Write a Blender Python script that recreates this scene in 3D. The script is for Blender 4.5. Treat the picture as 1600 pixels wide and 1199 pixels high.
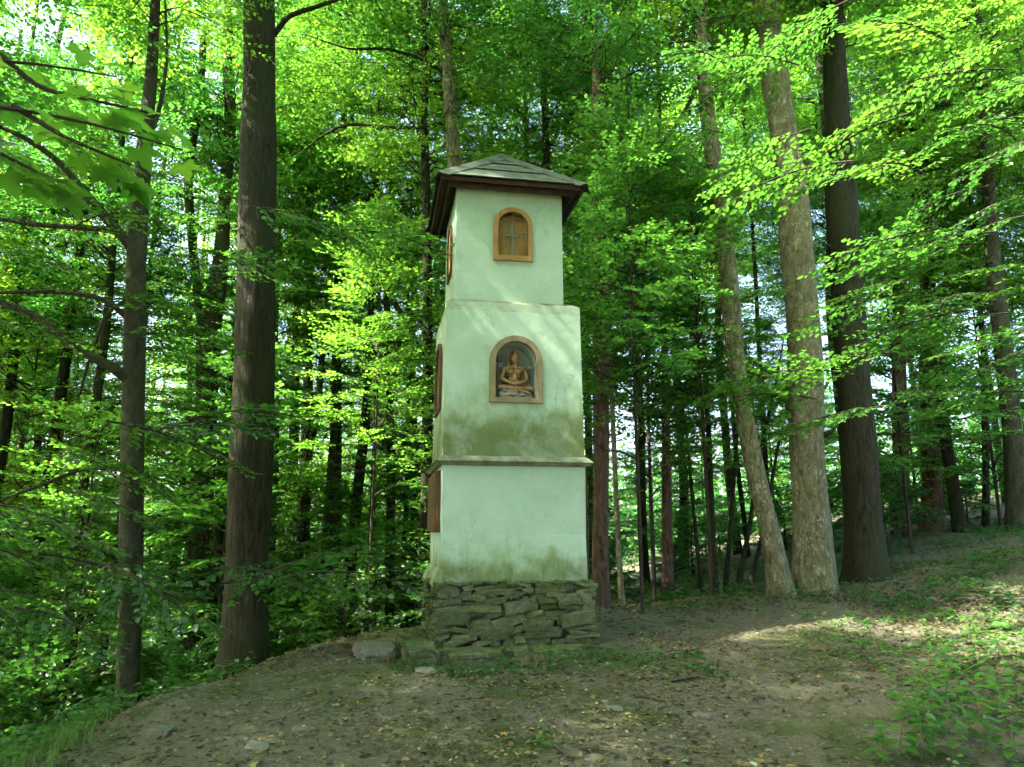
import bpy, bmesh, math, random
import numpy as np
from mathutils import Vector, Matrix, Quaternion

R = math.radians
sc = bpy.context.scene
for o in list(bpy.data.objects):
    bpy.data.objects.remove(o)
col = sc.collection

# ------------------------------------------------------------------ camera
FPX, PITCH, CAM = 1164.0, R(11.03), np.array([0.0, 0.0, 1.6])
cd = bpy.data.cameras.new('camera')
cam = bpy.data.objects.new('camera', cd)
col.objects.link(cam)
cam.location = CAM
cam.rotation_euler = (R(90) + PITCH, 0, 0)
cd.sensor_width = 36.0
cd.lens = 36.0 * FPX / 1600.0
cd.clip_start = 0.05
cd.clip_end = 2000
cd.dof.use_dof = True
cd.dof.focus_distance = 8.6
cd.dof.aperture_fstop = 6.0
sc.camera = cam

# ------------------------------------------------------------------ sky, sun, exposure
SUN_EL = R(50)
sh = np.array([-0.955, -0.30]); sh /= np.linalg.norm(sh)
TO_SUN = Vector((sh[0] * math.cos(SUN_EL), sh[1] * math.cos(SUN_EL), math.sin(SUN_EL)))
world = bpy.data.worlds.new('World')
sc.world = world
world.use_nodes = True
wn = world.node_tree.nodes
sky = wn.new('ShaderNodeTexSky')
sky.sky_type = 'NISHITA'
sky.sun_disc = False
sky.sun_elevation = SUN_EL
sky.sun_rotation = math.atan2(TO_SUN.x, TO_SUN.y)
sky.dust_density = 4.0
sky.ozone_density = 0.4
sky.air_density = 0.9
wn['Background'].inputs['Strength'].default_value = 0.15
world.node_tree.links.new(sky.outputs[0], wn['Background'].inputs['Color'])
sd = bpy.data.lights.new('sun', 'SUN')
sd.energy = 5.0
sd.angle = R(0.53)
sd.color = (1.0, 0.95, 0.86)
sun = bpy.data.objects.new('sun', sd)
col.objects.link(sun)
sun.rotation_euler = (-TO_SUN).to_track_quat('-Z', 'Y').to_euler()
sun.location = (-20, -6, 20)
sc.view_settings.view_transform = 'Standard'
sc.view_settings.look = 'None'
sc.view_settings.exposure = 2.85
sc.view_settings.gamma = 1.0
sc.render.engine = 'CYCLES'
cy = sc.cycles
cy.max_bounces = 6
cy.diffuse_bounces = 4
cy.glossy_bounces = 2
cy.transmission_bounces = 5
cy.transparent_max_bounces = 8
cy.caustics_reflective = False
cy.caustics_refractive = False
cy.sample_clamp_indirect = 6.0
cy.use_denoising = True
cy.use_light_tree = False
cy.use_adaptive_sampling = True
cy.adaptive_threshold = 0.03
cy.adaptive_min_samples = 12


# ------------------------------------------------------------------ pixel <-> place
def ray(px, py):
    xc = (px - 800) / FPX
    yc = (599.5 - py) / FPX
    return np.array([xc, math.cos(PITCH) - yc * math.sin(PITCH), math.sin(PITCH) + yc * math.cos(PITCH)])


def at(px, py, Y):
    r = ray(px, py)
    return CAM + r * Y / r[1]


# ------------------------------------------------------------------ helpers
def np_mesh(name, V, F, smooth=False):
    """F: list of (m,k) index arrays or one array"""
    if not isinstance(F, list):
        F = [F]
    F = [np.asarray(f, dtype=np.int32) for f in F if len(f)]
    me = bpy.data.meshes.new(name)
    V = np.asarray(V, dtype=np.float32)
    me.vertices.add(len(V))
    me.vertices.foreach_set('co', V.ravel())
    loops = np.concatenate([f.ravel() for f in F])
    sizes = np.concatenate([np.full(len(f), f.shape[1], dtype=np.int32) for f in F])
    starts = np.concatenate([[0], np.cumsum(sizes)[:-1]]).astype(np.int32)
    me.loops.add(len(loops))
    me.loops.foreach_set('vertex_index', loops)
    me.polygons.add(len(sizes))
    me.polygons.foreach_set('loop_start', starts)
    me.polygons.foreach_set('loop_total', sizes)
    if smooth:
        me.polygons.foreach_set('use_smooth', np.ones(len(sizes), dtype=bool))
    me.update(calc_edges=True)
    return me


def add(name, me, mat=None, parent=None, loc=None, rot=None, scale=None):
    o = bpy.data.objects.new(name, me)
    col.objects.link(o)
    if mat is not None and me is not None and len(me.materials) == 0:
        me.materials.append(mat)
    if parent is not None:
        o.parent = parent
    if loc is not None:
        o.location = loc
    if rot is not None:
        o.rotation_euler = rot
    if scale is not None:
        o.scale = scale
    return o


def tag(o, label, cat, group=None):
    o['label'] = label
    o['category'] = cat
    if group:
        o['group'] = group
    return o


def thing(name, label, cat, loc=(0, 0, 0), rz=0.0, group=None):
    o = bpy.data.objects.new(name, None)
    o.empty_display_size = 0.2
    col.objects.link(o)
    o.location = loc
    o.rotation_euler = (0, 0, rz)
    return tag(o, label, cat, group)


class MB:
    """collects verts / faces"""
    def __init__(s):
        s.v, s.f = [], []

    def box(s, x0, x1, y0, y1, z0, z1, jit=0, rnd=None):
        b = len(s.v)
        for z in (z0, z1):
            for x, y in ((x0, y0), (x1, y0), (x1, y1), (x0, y1)):
                if jit:
                    x += rnd.uniform(-jit, jit); y += rnd.uniform(-jit, jit)
                s.v.append((x, y, z + (rnd.uniform(-jit, jit) if jit else 0)))
        for q in ((0, 3, 2, 1), (4, 5, 6, 7), (0, 1, 5, 4), (1, 2, 6, 5), (2, 3, 7, 6), (3, 0, 4, 7)):
            s.f.append([b + i for i in q])
        return s

    def frustum(s, a, z0, b_, z1):
        """a,b_ = (x0,x1,y0,y1)"""
        b = len(s.v)
        for (x0, x1, y0, y1), z in ((a, z0), (b_, z1)):
            s.v += [(x0, y0, z), (x1, y0, z), (x1, y1, z), (x0, y1, z)]
        for q in ((0, 3, 2, 1), (4, 5, 6, 7), (0, 1, 5, 4), (1, 2, 6, 5), (2, 3, 7, 6), (3, 0, 4, 7)):
            s.f.append([b + i for i in q])
        return s

    def prism(s, poly, vec):
        """closed prism from 3d polygon + extrude vector"""
        b = len(s.v)
        n = len(poly)
        s.v += [tuple(p) for p in poly] + [(p[0] + vec[0], p[1] + vec[1], p[2] + vec[2]) for p in poly]
        s.f.append([b + i for i in range(n)][::-1])
        s.f.append([b + n + i for i in range(n)])
        for i in range(n):
            j = (i + 1) % n
            s.f.append([b + i, b + j, b + n + j, b + n + i])
        return s

    def mesh(s, name, bevel=0.0, seg=1):
        me = bpy.data.meshes.new(name)
        me.from_pydata(s.v, [], s.f)
        bm = bmesh.new()
        bm.from_mesh(me)
        bmesh.ops.recalc_face_normals(bm, faces=bm.faces)
        if bevel:
            bmesh.ops.bevel(bm, geom=list(bm.edges), offset=bevel, segments=seg, profile=0.6, affect='EDGES')
        bm.to_mesh(me)
        bm.free()
        return me


def tube_arrays(P, rad, n=8, cap=False, base=0):
    """tube along polyline P (k,3) with radii; returns V, quads"""
    P = np.asarray(P, float)
    k = len(P)
    rad = np.broadcast_to(np.asarray(rad, float), (k,))
    T = np.gradient(P, axis=0)
    T /= np.linalg.norm(T, axis=1, keepdims=True) + 1e-9
    ref = np.array([0, 0, 1.0]) if abs(T[:, 2]).mean() < 0.8 else np.array([1.0, 0, 0])
    A = np.cross(T, ref); A /= np.linalg.norm(A, axis=1, keepdims=True) + 1e-9
    B = np.cross(A, T)
    th = np.linspace(0, 2 * np.pi, n, endpoint=False)
    V = P[:, None, :] + rad[:, None, None] * (np.cos(th)[None, :, None] * A[:, None, :] + np.sin(th)[None, :, None] * B[:, None, :])
    i = np.arange(k - 1)[:, None] * n
    j = np.arange(n)[None, :]
    jn = (j + 1) % n
    Q = np.stack([i + j, i + jn, i + n + jn, i + n + j], -1).reshape(-1, 4) + base
    return V.reshape(-1, 3), Q


def tubes_mesh(name, tubes, n=5, smooth=True):
    Vs, Qs, b = [], [], 0
    for P, r in tubes:
        V, Q = tube_arrays(P, r, n, base=b)
        Vs.append(V); Qs.append(Q); b += len(V)
    return np_mesh(name, np.concatenate(Vs), np.concatenate(Qs), smooth)


# ------------------------------------------------------------------ materials
class NT:
    def __init__(s, name):
        s.m = bpy.data.materials.new(name)
        s.m.use_nodes = True
        s.t = s.m.node_tree
        s.n = s.t.nodes
        s.bsdf = s.n['Principled BSDF']
        s.out = s.n['Material Output']

    def new(s, typ, **kw):
        n = s.n.new(typ)
        for k, v in kw.items():
            setattr(n, k, v)
        return n

    def set(s, node, **kw):
        for k, v in kw.items():
            node.inputs[k.replace('_', ' ')].default_value = v

    def link(s, a, b):
        s.t.links.new(a, b)

    def coord(s, kind='Object', scale=(1, 1, 1)):
        tc = s.new('ShaderNodeTexCoord')
        mp = s.new('ShaderNodeMapping')
        mp.inputs['Scale'].default_value = scale
        s.link(tc.outputs[kind], mp.inputs['Vector'])
        return mp.outputs['Vector']

    def noise(s, vec, scale=5, detail=5, rough=0.6, dist=0.0):
        n = s.new('ShaderNodeTexNoise')
        n.inputs['Scale'].default_value = scale
        n.inputs['Detail'].default_value = detail
        n.inputs['Roughness'].default_value = rough
        n.inputs['Distortion'].default_value = dist
        if vec is not None:
            s.link(vec, n.inputs['Vector'])
        return n.outputs['Fac']

    def ramp(s, fac, stops, interp='LINEAR'):
        r = s.new('ShaderNodeValToRGB')
        r.color_ramp.interpolation = interp
        e = r.color_ramp.elements
        while len(e) < len(stops):
            e.new(0.5)
        for q, (p, c) in zip(e, stops):
            q.position = p
            q.color = (c, c, c, 1) if isinstance(c, (int, float)) else (*c, 1)
        s.link(fac, r.inputs['Fac'])
        return r.outputs['Color']

    def mix(s, fac, a, b, mode='MIX'):
        m = s.new('ShaderNodeMix', data_type='RGBA', blend_type=mode)
        for sock, v in ((m.inputs[0], fac), (m.inputs[6], a), (m.inputs[7], b)):
            if hasattr(v, 'links') or hasattr(v, 'is_linked'):
                s.link(v, sock)
            else:
                sock.default_value = (*v, 1) if isinstance(v, tuple) else v
        return m.outputs[2]

    def math(s, op, a, b=None):
        m = s.new('ShaderNodeMath', operation=op)
        for sock, v in zip(m.inputs, (a, b)):
            if v is None:
                continue
            if hasattr(v, 'is_linked'):
                s.link(v, sock)
            else:
                sock.default_value = v
        return m.outputs[0]

    def bump(s, h, strength=0.5, dist=0.02, normal=None):
        b = s.new('ShaderNodeBump')
        b.inputs['Strength'].default_value = strength
        b.inputs['Distance'].default_value = dist
        s.link(h, b.inputs['Height'])
        if normal is not None:
            s.link(normal, b.inputs['Normal'])
        return b.outputs['Normal']

    def finish(s, color=None, normal=None, rough=0.85, spec=0.3):
        if color is not None:
            if hasattr(color, 'is_linked'):
                s.link(color, s.bsdf.inputs['Base Color'])
            else:
                s.bsdf.inputs['Base Color'].default_value = (*color, 1)
        if normal is not None:
            s.link(normal, s.bsdf.inputs['Normal'])
        s.bsdf.inputs['Roughness'].default_value = rough
        s.bsdf.inputs['Specular IOR Level'].default_value = spec
        return s.m


def mat_leaf(name, diff, trans, tmix=0.5, gloss=0.05, vary=0.35):
    s = NT(name)
    s.n.remove(s.bsdf)
    g = s.new('ShaderNodeNewGeometry')
    oi = s.new('ShaderNodeObjectInfo')
    def var(c):
        lo = tuple(x * (1 - vary) for x in c)
        hi = (c[0] * (1 + vary * 1.5), c[1] * (1 + vary), c[2] * (1 + vary * 0.6))
        return s.ramp(g.outputs['Random Per Island'], [(0, lo), (0.55, c), (1, hi)])
    ov = s.ramp(oi.outputs['Random'], [(0, (0.62, 0.80, 0.80)), (0.35, (0.8, 0.92, 0.8)), (0.7, (1.0, 1, 0.9)), (1, (1.4, 1.15, 0.8))])
    d = s.new('ShaderNodeBsdfDiffuse')
    t = s.new('ShaderNodeBsdfTranslucent')
    gl = s.new('ShaderNodeBsdfGlossy')
    gl.inputs['Roughness'].default_value = 0.38
    s.link(s.mix(1.0, var(diff), ov, 'MULTIPLY'), d.inputs['Color'])
    s.link(s.mix(1.0, var(trans), ov, 'MULTIPLY'), t.inputs['Color'])
    m1 = s.new('ShaderNodeMixShader'); m1.inputs[0].default_value = tmix
    m2 = s.new('ShaderNodeMixShader'); m2.inputs[0].default_value = gloss
    s.link(d.outputs[0], m1.inputs[1]); s.link(t.outputs[0], m1.inputs[2])
    s.link(m1.outputs[0], m2.inputs[1]); s.link(gl.outputs[0], m2.inputs[2])
    s.link(m2.outputs[0], s.out.inputs['Surface'])
    return s.m


def mat_bark(name, dark, light, moss, scale=(9, 9, 1.6), moss_amt=0.5, rough_b=0.9, patch=None):
    s = NT(name)
    v = s.coord('Object', scale)
    ridge = s.noise(v, 2.2, 6, 0.65, 0.6)
    fine = s.noise(s.coord('Object', (30, 30, 9)), 2, 4, 0.6)
    big = s.noise(s.coord('Object', (1, 1, 0.35)), 1.6, 3, 0.5)
    c = s.ramp(ridge, [(0.34, dark), (0.62, light)])
    c = s.mix(s.ramp(fine, [(0.3, 0.55), (0.7, 0.0)]), c, tuple(x * 0.5 for x in dark))
    c = s.mix(s.math('MULTIPLY', s.ramp(big, [(0.42, 0), (0.65, 1)]), moss_amt), c, moss)
    h = s.math('ADD', ridge, s.math('MULTIPLY', fine, 0.25))
    if patch:
        vo = s.new('ShaderNodeTexVoronoi')
        vo.feature = 'F1'
        wv = s.new('ShaderNodeTexNoise'); wv.inputs['Scale'].default_value = 5
        co_ = s.coord('Object', (6, 6, 3)); s.link(co_, wv.inputs['Vector'])
        vm = s.new('ShaderNodeVectorMath', operation='MULTIPLY_ADD'); s.link(wv.outputs['Color'], vm.inputs[0]); vm.inputs[1].default_value = (1.3, 1.3, 1.3); s.link(co_, vm.inputs[2])
        s.link(vm.outputs[0], vo.inputs['Vector'])
        vo.inputs['Scale'].default_value = 2.0
        k = s.ramp(vo.outputs['Distance'], [(0.25, 1), (0.5, 0)])
        hue = s.new('ShaderNodeSeparateColor')
        s.link(vo.outputs['Color'], hue.inputs[0])
        c = s.mix(s.math('MULTIPLY', k, s.ramp(hue.outputs[0], [(0.45, 0), (0.75, 0.85)])), c, patch)
        h = s.math('ADD', h, s.math('MULTIPLY', k, 0.4))
    n = s.bump(h, 1.0, 0.06)
    return s.finish(c, n, rough_b, 0.2)


def mat_wood(name, a, b, scale=(14, 14, 2), rough=0.7):
    s = NT(name)
    v = s.coord('Object', scale)
    g = s.noise(v, 3, 6, 0.7, 1.2)
    st = s.noise(s.coord('Object'), 6, 3, 0.6)
    c = s.mix(s.ramp(st, [(0.4, 0.0), (0.7, 0.5)]), s.ramp(g, [(0.3, a), (0.7, b)]), tuple(x * 0.55 for x in a))
    return s.finish(c, s.bump(g, 0.5, 0.006), rough, 0.3)


def mat_stone(name, a, b, moss, moss_amt=0.6):
    s = NT(name)
    oi = s.new('ShaderNodeObjectInfo')
    v = s.coord('Object', (1, 1, 2.4))
    g = s.new('ShaderNodeNewGeometry')
    lay = s.noise(g.outputs['Position'], 14, 6, 0.65, 0.8)
    sp = s.noise(g.outputs['Position'], 60, 4, 0.6)
    c = s.ramp(lay, [(0.3, a), (0.68, b)])
    c = s.mix(s.ramp(sp, [(0.35, 0.5), (0.6, 0.0)]), c, tuple(x * 0.45 for x in a))
    c = s.mix(0.55, c, s.mix(1.0, c, s.ramp(oi.outputs['Random'], [(0, (0.6, 0.6, 0.55)), (1, (1.7, 1.65, 1.4))]), 'MULTIPLY'))
    mo = s.noise(g.outputs['Position'], 4.5, 5, 0.65)
    sep = s.new('ShaderNodeSeparateXYZ')
    s.link(g.outputs['Normal'], sep.inputs[0])
    up = s.ramp(s.math('ADD', mo, s.math('MULTIPLY', sep.outputs['Z'], 0.16)), [(0.5, 0), (0.66, 1)])
    c = s.mix(s.math('MULTIPLY', up, moss_amt), c, moss)
    h = s.math('ADD', lay, s.math('MULTIPLY', sp, 0.4))
    return s.finish(c, s.bump(h, 0.9, 0.02), 0.92, 0.25)


M = {}
M['leaf_beech'] = mat_leaf('beech_leaf', (0.036, 0.122, 0.024), (0.18, 0.50, 0.055), 0.5, 0.06)
M['leaf_maple'] = mat_leaf('maple_leaf', (0.048, 0.140, 0.022), (0.28, 0.60, 0.05), 0.55, 0.05)
M['leaf_low'] = mat_leaf('undergrowth_leaf', (0.036, 0.120, 0.026), (0.12, 0.36, 0.045), 0.42, 0.06)
M['grass'] = mat_leaf('grass_blade', (0.08, 0.17, 0.03), (0.20, 0.38, 0.05), 0.4, 0.05)
M['litter'] = mat_leaf('dry_leaf', (0.15, 0.118, 0.060), (0.12, 0.09, 0.03), 0.25, 0.03, 0.75)
M['leaf_spray'] = mat_leaf('spray_leaf', (0.036, 0.118, 0.020), (0.13, 0.36, 0.035), 0.45, 0.05)
M['pale_litter'] = mat_leaf('bleached_dry_leaf', (0.26, 0.24, 0.14), (0.15, 0.13, 0.05), 0.2, 0.03, 0.5)
M['herb'] = mat_leaf('herb_leaf', (0.065, 0.18, 0.034), (0.20, 0.46, 0.06), 0.42, 0.05)
M['yellow_leaf'] = mat_leaf('yellow_fallen_leaf', (0.30, 0.25, 0.09), (0.25, 0.19, 0.05), 0.2, 0.04, 0.3)
M['pale_leaf'] = mat_leaf('pale_green_fallen_leaf', (0.24, 0.30, 0.15), (0.2, 0.25, 0.08), 0.2, 0.04, 0.3)
M['bark_dark'] = mat_bark('dark_fissured_bark', (0.014, 0.013, 0.007), (0.068, 0.062, 0.034), (0.035, 0.045, 0.016), (10, 10, 1.5), 0.8)
M['bark_grey'] = mat_bark('grey_smooth_bark', (0.032, 0.031, 0.018), (0.095, 0.09, 0.054), (0.045, 0.06, 0.02), (4, 4, 1.8), 0.6)
M['bark_flaky'] = mat_bark('flaky_yellowish_bark', (0.12, 0.105, 0.055), (0.38, 0.345, 0.21), (0.19, 0.20, 0.07), (8, 8, 3), 0.45, 0.9, (0.52, 0.47, 0.33))  # pale bark flakes, brightened to stand in for sun patches
M['bark_pine'] = mat_bark('reddish_pine_bark', (0.06, 0.035, 0.025), (0.26, 0.16, 0.115), (0.10, 0.09, 0.06), (9, 9, 2.6), 0.3)
M['twig'] = NT('twig_bark').finish((0.045, 0.036, 0.026), None, 0.9, 0.2)
M['twig_green'] = NT('green_stem').finish((0.10, 0.14, 0.04), None, 0.7, 0.3)
M['wood_frame'] = mat_wood('mossy_grey_wood', (0.17, 0.14, 0.07), (0.30, 0.26, 0.14))
M['wood_orange'] = mat_wood('varnished_orange_wood', (0.28, 0.15, 0.05), (0.46, 0.27, 0.10))
M['wood_panel'] = mat_wood('orange_backing_wood', (0.44, 0.20, 0.05), (0.64, 0.34, 0.11), (10, 10, 1.5))
M['wood_brown'] = mat_wood('dark_brown_wood', (0.035, 0.022, 0.016), (0.085, 0.05, 0.035))
M['wood_red'] = mat_wood('weathered_red_brown_wood', (0.075, 0.040, 0.020), (0.15, 0.080, 0.042))
M['stone'] = mat_stone('mossy_schist', (0.055, 0.066, 0.034), (0.155, 0.175, 0.095), (0.06, 0.10, 0.018), 0.8)
M['mortar'] = mat_stone('old_mortar', (0.05, 0.05, 0.036), (0.11, 0.11, 0.08), (0.05, 0.075, 0.02), 0.5)
M['ledge'] = mat_stone('mossy_ledge_stone', (0.06, 0.065, 0.038), (0.15, 0.155, 0.095), (0.06, 0.10, 0.018), 0.85)
M['pebble'] = mat_stone('grey_pebble', (0.12, 0.115, 0.09), (0.25, 0.245, 0.20), (0.09, 0.12, 0.03), 0.25)


def mat_plaster():
    s = NT('stained_pale_plaster')
    g = s.new('ShaderNodeNewGeometry')
    pos = g.outputs['Position']
    sep = s.new('ShaderNodeSeparateXYZ')
    s.link(pos, sep.inputs[0])
    z = sep.outputs['Z']
    tone = s.noise(pos, 1.7, 5, 0.6)
    c = s.ramp(tone, [(0.3, (0.33, 0.46, 0.32)), (0.7, (0.42, 0.55, 0.415))])
    mp = s.new('ShaderNodeMapping')
    mp.inputs['Scale'].default_value = (1, 1, 0.28)
    s.link(pos, mp.inputs['Vector'])
    streak = s.noise(mp.outputs[0], 3.4, 7, 0.6, 0.5)
    fine = s.noise(mp.outputs[0], 26, 5, 0.7)
    blot = s.noise(pos, 3.2, 5, 0.62)
    # algae grows upward from the foot of the middle block and of the lower block
    def band(z0, z1, hi):
        m = s.new('ShaderNodeMapRange')
        m.interpolation_type = 'SMOOTHSTEP'
        m.inputs['From Min'].default_value = z0
        m.inputs['From Max'].default_value = z1
        m.inputs['To Min'].default_value = hi
        m.inputs['To Max'].default_value = 0
        s.link(z, m.inputs['Value'])
        return m.outputs[0]
    def gate(z0):
        return s.math('GREATER_THAN', z, z0)
    alg_mid = s.math('MULTIPLY', band(2.40, 3.45, 0.95), gate(2.33))
    alg_low = s.math('MULTIPLY', band(1.0, 1.7, 0.85), s.math('LESS_THAN', z, 2.3))
    alg = s.math('ADD', alg_mid, alg_low)
    a = s.math('ADD', alg, s.math('MULTIPLY', s.math('SUBTRACT', streak, 0.5), 1.7))
    a = s.math('ADD', a, s.math('MULTIPLY', s.math('SUBTRACT', blot, 0.5), 1.3))
    a = s.ramp(a, [(0.22, 0), (0.75, 0.8)])
    c = s.mix(a, c, (0.17, 0.225, 0.055))
    dk = s.ramp(s.math('ADD', s.math('MULTIPLY', alg, 0.5), s.math('ADD', s.math('MULTIPLY', fine, 0.36), s.math('MULTIPLY', blot, 0.3))), [(0.56, 0), (0.76, 0.6)])
    c = s.mix(dk, c, (0.07, 0.09, 0.03))
    # grime over the general surface
    gr = s.ramp(s.noise(mp.outputs[0], 9, 6, 0.7), [(0.58, 0), (0.8, 0.32)])
    c = s.mix(gr, c, (0.19, 0.25, 0.12))
    # weathered top lip of the middle block
    lip = s.math('MULTIPLY', s.math('GREATER_THAN', z, 4.06), s.math('LESS_THAN', z, 4.168))
    c = s.mix(s.math('MULTIPLY', lip, s.ramp(s.noise(pos, 9, 5), [(0.35, 0), (0.7, 0.7)])), c, (0.27, 0.30, 0.15))
    ck = s.new('ShaderNodeTexVoronoi')
    ck.feature = 'DISTANCE_TO_EDGE'
    ck.inputs['Scale'].default_value = 1.15
    wv = s.new('ShaderNodeTexNoise'); wv.inputs['Scale'].default_value = 4; wv.inputs['Detail'].default_value = 6
    s.link(pos, wv.inputs['Vector'])
    vm = s.new('ShaderNodeVectorMath', operation='MULTIPLY_ADD'); s.link(wv.outputs['Color'], vm.inputs[0]); vm.inputs[1].default_value = (.35, .35, .35); s.link(pos, vm.inputs[2])
    s.link(vm.outputs[0], ck.inputs['Vector'])
    cr = s.math('MULTIPLY', s.ramp(ck.outputs['Distance'], [(0.002, 1), (0.008, 0)]), s.ramp(s.noise(pos, 1.3, 3), [(0.5, 0), (0.62, 0.55)]))
    c = s.mix(cr, c, (0.13, 0.15, 0.08))
    fade = s.ramp(s.noise(pos, 2.3, 6, 0.65, 0.8), [(0.45, 0), (0.75, 0.5)])
    c = s.mix(fade, c, (0.48, 0.60, 0.50))
    sp = s.new('ShaderNodeTexVoronoi')
    sp.inputs['Scale'].default_value = 7
    s.link(pos, sp.inputs['Vector'])
    c = s.mix(s.ramp(sp.outputs['Distance'], [(0.02, 0.6), (0.05, 0)]), c, (0.12, 0.12, 0.08))
    h = s.math('ADD', s.noise(pos, 4, 4, 0.5), s.math('MULTIPLY', s.noise(pos, 70, 4, 0.6), 0.12))
    return s.finish(c, s.bump(s.math('ADD', h, s.math('MULTIPLY', s.noise(pos, 14, 4, 0.6), 0.12)), 0.42, 0.03), 0.88, 0.25)


M['plaster'] = mat_plaster()


def mat_cornice():
    s = NT('weathered_cornice_plaster')
    g = s.new('ShaderNodeNewGeometry')
    n1 = s.noise(g.outputs['Position'], 6, 6, 0.7)
    n2 = s.noise(g.outputs['Position'], 30, 4, 0.7)
    c = s.ramp(n1, [(0.35, (0.10, 0.11, 0.06)), (0.65, (0.25, 0.29, 0.18))])
    c = s.mix(s.ramp(n2, [(0.55, 0), (0.75, 0.7)]), c, (0.09, 0.10, 0.06))
    return s.finish(c, s.bump(n2, 0.6, 0.01), 0.9, 0.2)


M['cornice'] = mat_cornice()


def mat_felt():
    s = NT('mossy_green_roofing_felt')
    g = s.new('ShaderNodeNewGeometry')
    n1 = s.noise(g.outputs['Position'], 5, 6, 0.7)
    n2 = s.noise(g.outputs['Position'], 90, 3, 0.7)
    c = s.ramp(n1, [(0.3, (0.028, 0.042, 0.026)), (0.7, (0.085, 0.118, 0.072))])
    c = s.mix(s.ramp(n2, [(0.6, 0), (0.8, 0.6)]), c, (0.24, 0.30, 0.18))
    return s.finish(c, s.bump(n2, 0.6, 0.006), 0.9, 0.25)


M['felt'] = mat_felt()
M['niche_paint'] = NT('pale_blue_niche_paint').finish((0.50, 0.60, 0.58), None, 0.8, 0.3)


def mat_bronze():
    s = NT('bronze_paint')
    g = s.new('ShaderNodeNewGeometry')
    n = s.noise(g.outputs['Position'], 40, 4, 0.6)
    c = s.ramp(n, [(0.3, (0.20, 0.105, 0.04)), (0.7, (0.42, 0.25, 0.10))])
    pt = s.ramp(g.outputs['Pointiness'], [(0.46, (0.3, 0.3, 0.3)), (0.53, (1.1, 1.1, 1.1))])  # colour darker in creases, lighter on raised edges
    m = s.finish(s.mix(1.0, c, pt, 'MULTIPLY'), None, 0.42, 0.5)
    s.bsdf.inputs['Metallic'].default_value = 0.35
    return m


M['bronze'] = mat_bronze()
s_ = NT('grey_stone_paint')
_n = s_.noise(s_.coord('Object'), 30, 4)
M['statue_base'] = s_.finish(s_.ramp(_n, [(0.35, (0.08, 0.075, 0.05)), (0.65, (0.26, 0.245, 0.17))]), None, 0.6, 0.4)
M['wire'] = NT('pale_wire').finish((0.26, 0.26, 0.19), None, 0.5, 0.4)
M['cross_paint'] = NT('pale_green_metal').finish((0.30, 0.36, 0.18), None, 0.55, 0.4)


def mat_glass():
    s = NT('thin_window_glass')
    s.n.remove(s.bsdf)
    t = s.new('ShaderNodeBsdfTransparent')
    t.inputs['Color'].default_value = (0.93, 0.96, 0.94, 1)
    g = s.new('ShaderNodeBsdfGlossy')
    g.inputs['Roughness'].default_value = 0.03
    f = s.new('ShaderNodeFresnel')
    f.inputs['IOR'].default_value = 1.22
    m = s.new('ShaderNodeMixShader')
    s.link(f.outputs[0], m.inputs[0]); s.link(t.outputs[0], m.inputs[1]); s.link(g.outputs[0], m.inputs[2])
    s.link(m.outputs[0], s.out.inputs['Surface'])
    return s.m


M['glass'] = mat_glass()


def mat_ground():
    s = NT('woodland_soil')
    g = s.new('ShaderNodeNewGeometry')
    pos = g.outputs['Position']
    big = s.noise(pos, 0.55, 5, 0.6)
    mid = s.noise(pos, 3.0, 6, 0.65)
    fine = s.noise(pos, 24, 6, 0.7)
    grit = s.noise(pos, 110, 4, 0.7)
    c = s.ramp(fine, [(0.3, (0.05, 0.044, 0.022)), (0.55, (0.16, 0.147, 0.085)), (0.75, (0.31, 0.29, 0.18))])
    c = s.mix(s.ramp(big, [(0.42, 0), (0.6, 0.75)]), c, s.ramp(grit, [(0.35, (0.13, 0.122, 0.075)), (0.65, (0.27, 0.255, 0.17))]))
    c = s.mix(s.ramp(grit, [(0.58, 0), (0.72, 0.7)]), c, (0.20, 0.165, 0.09))
    mossf = s.ramp(s.math('ADD', s.math('MULTIPLY', s.noise(pos, 0.9, 4, 0.6), 0.65), s.math('MULTIPLY', mid, 0.35)), [(0.50, 0), (0.58, 0.85)])
    c = s.mix(mossf, c, s.ramp(fine, [(0.3, (0.045, 0.065, 0.014)), (0.7, (0.11, 0.145, 0.035))]))
    h = s.math('ADD', s.math('MULTIPLY', mid, 0.6), s.math('ADD', s.math('MULTIPLY', fine, 0.5), s.math('MULTIPLY', grit, 0.22)))
    return s.finish(c, s.bump(h, 1.0, 0.09), 0.95, 0.15)


M['ground'] = mat_ground()

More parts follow.
